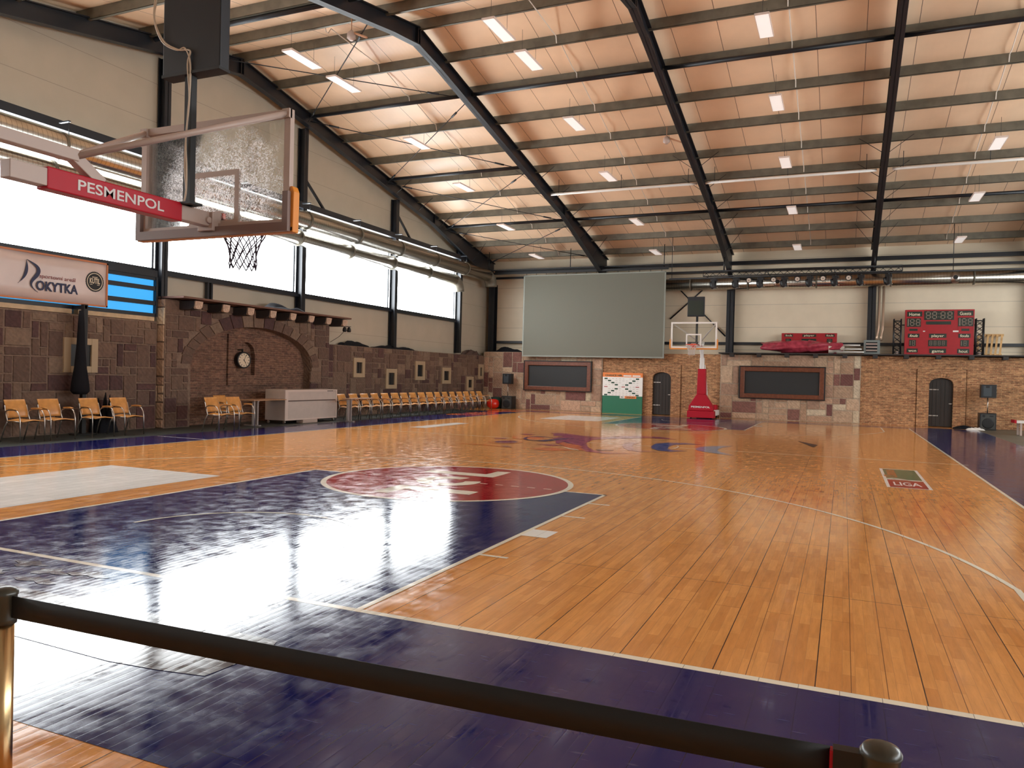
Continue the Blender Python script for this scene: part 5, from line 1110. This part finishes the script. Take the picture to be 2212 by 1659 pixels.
hoop('basketball_hoop', 'near basketball hoop seen from behind, with a red padded arm across the upper left', (-.05, 1.13, 0), 0, G_NEAR, 2.72, NETD, WHITE_SHADE)
hoop('basketball_hoop', 'far portable basketball hoop with tall red padded mast', (-.12, 26.3, 0), math.pi, G_FAR, 2.1, NET, WHITE)
shot_clock((.03, .74, 0), 0, 'black shot clock box on a post above the near hoop', True)
shot_clock((-.10, 26.85, 0), math.pi, 'small black square shot clock above the far hoop', False)

# ------------------------------------------------------------------ chairs
def make_chair(loc, label, group):
    th = thing('armchair', label, 'chair', loc, 0, group)
    b = MB(); b.grid(lambda u, v: (-.20+.45*v, .235-.47*u, .455-.03*math.sin(math.pi*min(1, v*1.15))+.012*math.cos(2*math.pi*(u-.5))-.02*max(0, v-.85)*6), 8, 10, .012); b.build('seat', BEECH, th)
    b = MB(); b.grid(lambda u, v: (-.20-.11*v-.035*math.sin(math.pi*u)+.02*math.sin(math.pi*v), -.225+.45*u, .485+.37*v), 8, 8, .012); b.build('backrest', BEECH, th)
    for s in (-1, 1):
        b = MB(); b.tube([(.23, s*.27, 0), (.22, s*.27, .44), (.20, s*.27, .54), (.15, s*.27, .62), (.06, s*.27, .655), (-.12, s*.27, .65), (-.2, s*.265, .62), (-.235, s*.25, .56)], .0125, 8); b.build('leg', CHROME, th)
        b = MB(); b.tube([(-.34, s*.25, 0), (-.24, s*.25, .30), (-.17, s*.245, .43), (-.215, s*.24, .54), (-.27, s*.235, .74)], .0125, 8); b.build('leg', CHROME, th)
        b = MB(); b.grid(lambda u, v: (-.15+.27*u, s*.27+.028*(2*v-1), .675+.012*math.sin(math.pi*u)), 6, 2, .018); b.build('armrest', BEECH, th)
        b = MB(); b.tube([(.215, s*.27, .42), (0, s*.255, .425), (-.18, s*.245, .42)], .011, 6); b.build('seat_rail', CHROME, th)
    b = MB(); b.cyl((.12, -.26, .415), (.12, .26, .415), .011, n=8); b.cyl((-.15, -.25, .415), (-.15, .25, .415), .011, n=8); b.build('cross_rail', BLACKP, th)
    return th
ch0 = None
def chair(x, y, label, group, rz=0):
    global ch0
    if ch0 is None: ch0 = make_chair((x, y, 0), label, group); o = ch0
    else: o = copy_tree(ch0); o.location = (x, y, 0.0); o['label'] = label; o['group'] = group
    o.rotation_euler = (0, 0, rz)
G1 = 'beech armchairs near the club banner'; G2 = 'beech armchairs beside the white cabinet'; G3 = 'long row of beech armchairs towards the far corner'
for y, t in ((6.13, 'leftmost, cut by the picture edge'), (6.82, 'second from the left'), (7.78, 'third from the left, beside the wrapped post'), (8.58, 'fourth from the left, last before the arch')):
    chair(-10.03, y, 'beech armchair under the club banner, %s' % t, G1, R(rnd.uniform(-4, 4)))
chair(-9.22, 10.66, 'beech armchair left of the white cabinet, leftmost of its group of three', G2, R(2)); chair(-9.24, 11.42, 'beech armchair left of the white cabinet, middle of its group of three', G2, R(-3))
chair(-10.3, 12.05, 'beech armchair set back behind the small table left of the white cabinet', G2, R(1))
for i, y in enumerate([16.75+.652*k for k in range(17)]):
    chair(-9.62, y, 'beech armchair in the long row, %s from the white cabinet' % ORD[i+1], G3, R(rnd.uniform(-3, 3)))
# ------------------------------------------------------------------ tables and the white cabinet
TT = vmat('wood_table_top', (.40, .22, .12), .4); GL = mat('grey_table_leg', (.42, .38, .37), .4, .5)
def table(x0, x1, y0, y1, label, legs):
    th = thing('side_table', label, 'table', ((x0+x1)/2, (y0+y1)/2, 0)); b = MB(); b.box((x0, y0, .715), (x1, y1, .745)); part(b, 'table_top', TT, th, bevel=.004)
    for y in legs:
        for dy in (-.06, .08): b = MB(); b.box((x1-.20, y+dy-.025, .03), (x1-.13, y+dy+.025, .715)); part(b, 'leg', GL, th)
        b = MB(); b.box((x0+.05, y-.03, 0), (x1+.02, y+.05, .03)); b.box((x0+.05, y-.03, .69), (x1-.05, y+.05, .715)); part(b, 'foot_rail', GL, th)
table(-10.3, -9.70, 12.42, 13.78, 'wooden-topped table with twin grey legs, left of the white cabinet', (12.65,))
table(-9.30, -8.95, 15.95, 17.25, 'wooden-topped table with twin grey legs, right of the white cabinet', (16.08,))
CAB = vmat('white_laminate', (.52, .43, .38), .45, amt=.05)
th = thing('scorer_cabinet', 'large white cabinet on castors standing in front of the brick arch', 'cabinet', (-10.15, 15.05, 0))
b = MB(); b.box((-10.52, 13.80, .10), (-9.78, 16.32, 1.01)); part(b, 'body', CAB, th, bevel=.01)
b = MB(); b.box((-9.78, 13.80, .10), (-9.765, 13.93, 1.01)); b.box((-9.78, 16.25, .10), (-9.765, 16.32, 1.01)); b.box((-9.78, 13.93, .95), (-9.765, 16.25, 1.01)); b.box((-9.78, 13.93, .10), (-9.765, 16.25, .14)); part(b, 'front_border', mat('pale_border', (.62, .50, .44), .4), th)
b = MB(); b.box((-9.78, 13.93, .665), (-9.77, 16.25, .695)); part(b, 'groove', mat('brown_groove', (.10, .06, .05), .5), th)
b = MB(); b.box((-9.765, 15.80, .955), (-9.762, 16.12, .975)); b.box((-9.765, 16.18, .955), (-9.762, 16.22, .975)); part(b, 'maker_mark', BLACK, th)
for x in (-10.45, -9.86):
    for y in (13.88, 16.24): b = MB(); b.cyl((x, y-.02, .045), (x, y+.02, .045), .045, n=14); b.box((x-.02, y-.03, .05), (x+.02, y+.03, .10)); part(b, 'castor', CHROME, th)
b = MB(); b.box((-9.95, 14.55, .0), (-9.70, 15.25, .10)); tag(b.build('floor_box', WHITE_SHADE, bevel=.005), 'low white box on the floor under the front of the white cabinet', 'box')

# ------------------------------------------------------------------ retractable belt barrier in the foreground
BELT = vmat('black_belt', (.008, .008, .010), .6, amt=.1); CAPM = mat('olive_black_cap', (.045, .042, .032), .28)
pr = Vector((5.462, -2.70, 0)); pl = Vector((3.03, -2.79, 0))
def post(p, label):
    th = thing('barrier_post', label, 'barrier post', p); b = MB()
    b.lathe(p, [(.17, 0), (.17, .02), (.06, .035)], 32); part(b, 'base', BLACKP, th)
    b = MB(); b.lathe(p, [(.028, .03), (.028, .81)], 24); part(b, 'tube', mat('brass_tube', (.60, .42, .22), .25, 1), th)
    b = MB(); b.lathe(p, [(.034, .80), (.035, .815), (.035, .884), (.038, .888), (.038, .894), (.032, .904), (.016, .911), (.0, .912)], 32); part(b, 'cap', CAPM, th)
    return th
post(pr, 'black capped barrier post at the bottom right holding the belt'); post(pl, 'barrier post at the left edge holding the other end of the belt')
th = thing('barrier_belt', 'long black retractable belt stretched across the foreground', 'belt', (pl+pr)/2+Vector((0, 0, .9)))
b = MB(); d = (pr-pl).normalized(); a_, c_ = pl+d*.034, pr-d*.09; n_ = 24
sag = lambda t: .004*4*t*(1-t)
b.grid(lambda u, v: tuple((a_+(c_-a_)*v)+Vector((0, 0, .821+.067*u-sag(v)))), 1, n_, .002); part(b, 'webbing', BELT, th)
b = MB(); b.bar(pr-d*.085+Vector((0, 0, .853)), pr-d*.033+Vector((0, 0, .853)), .026, .07); part(b, 'end_clip', BLACKP, th)
b = MB(); b.bar(pr-d*.091+Vector((0, 0, .853)), pr-d*.085+Vector((0, 0, .853)), .022, .06); part(b, 'red_tab', RED, th)
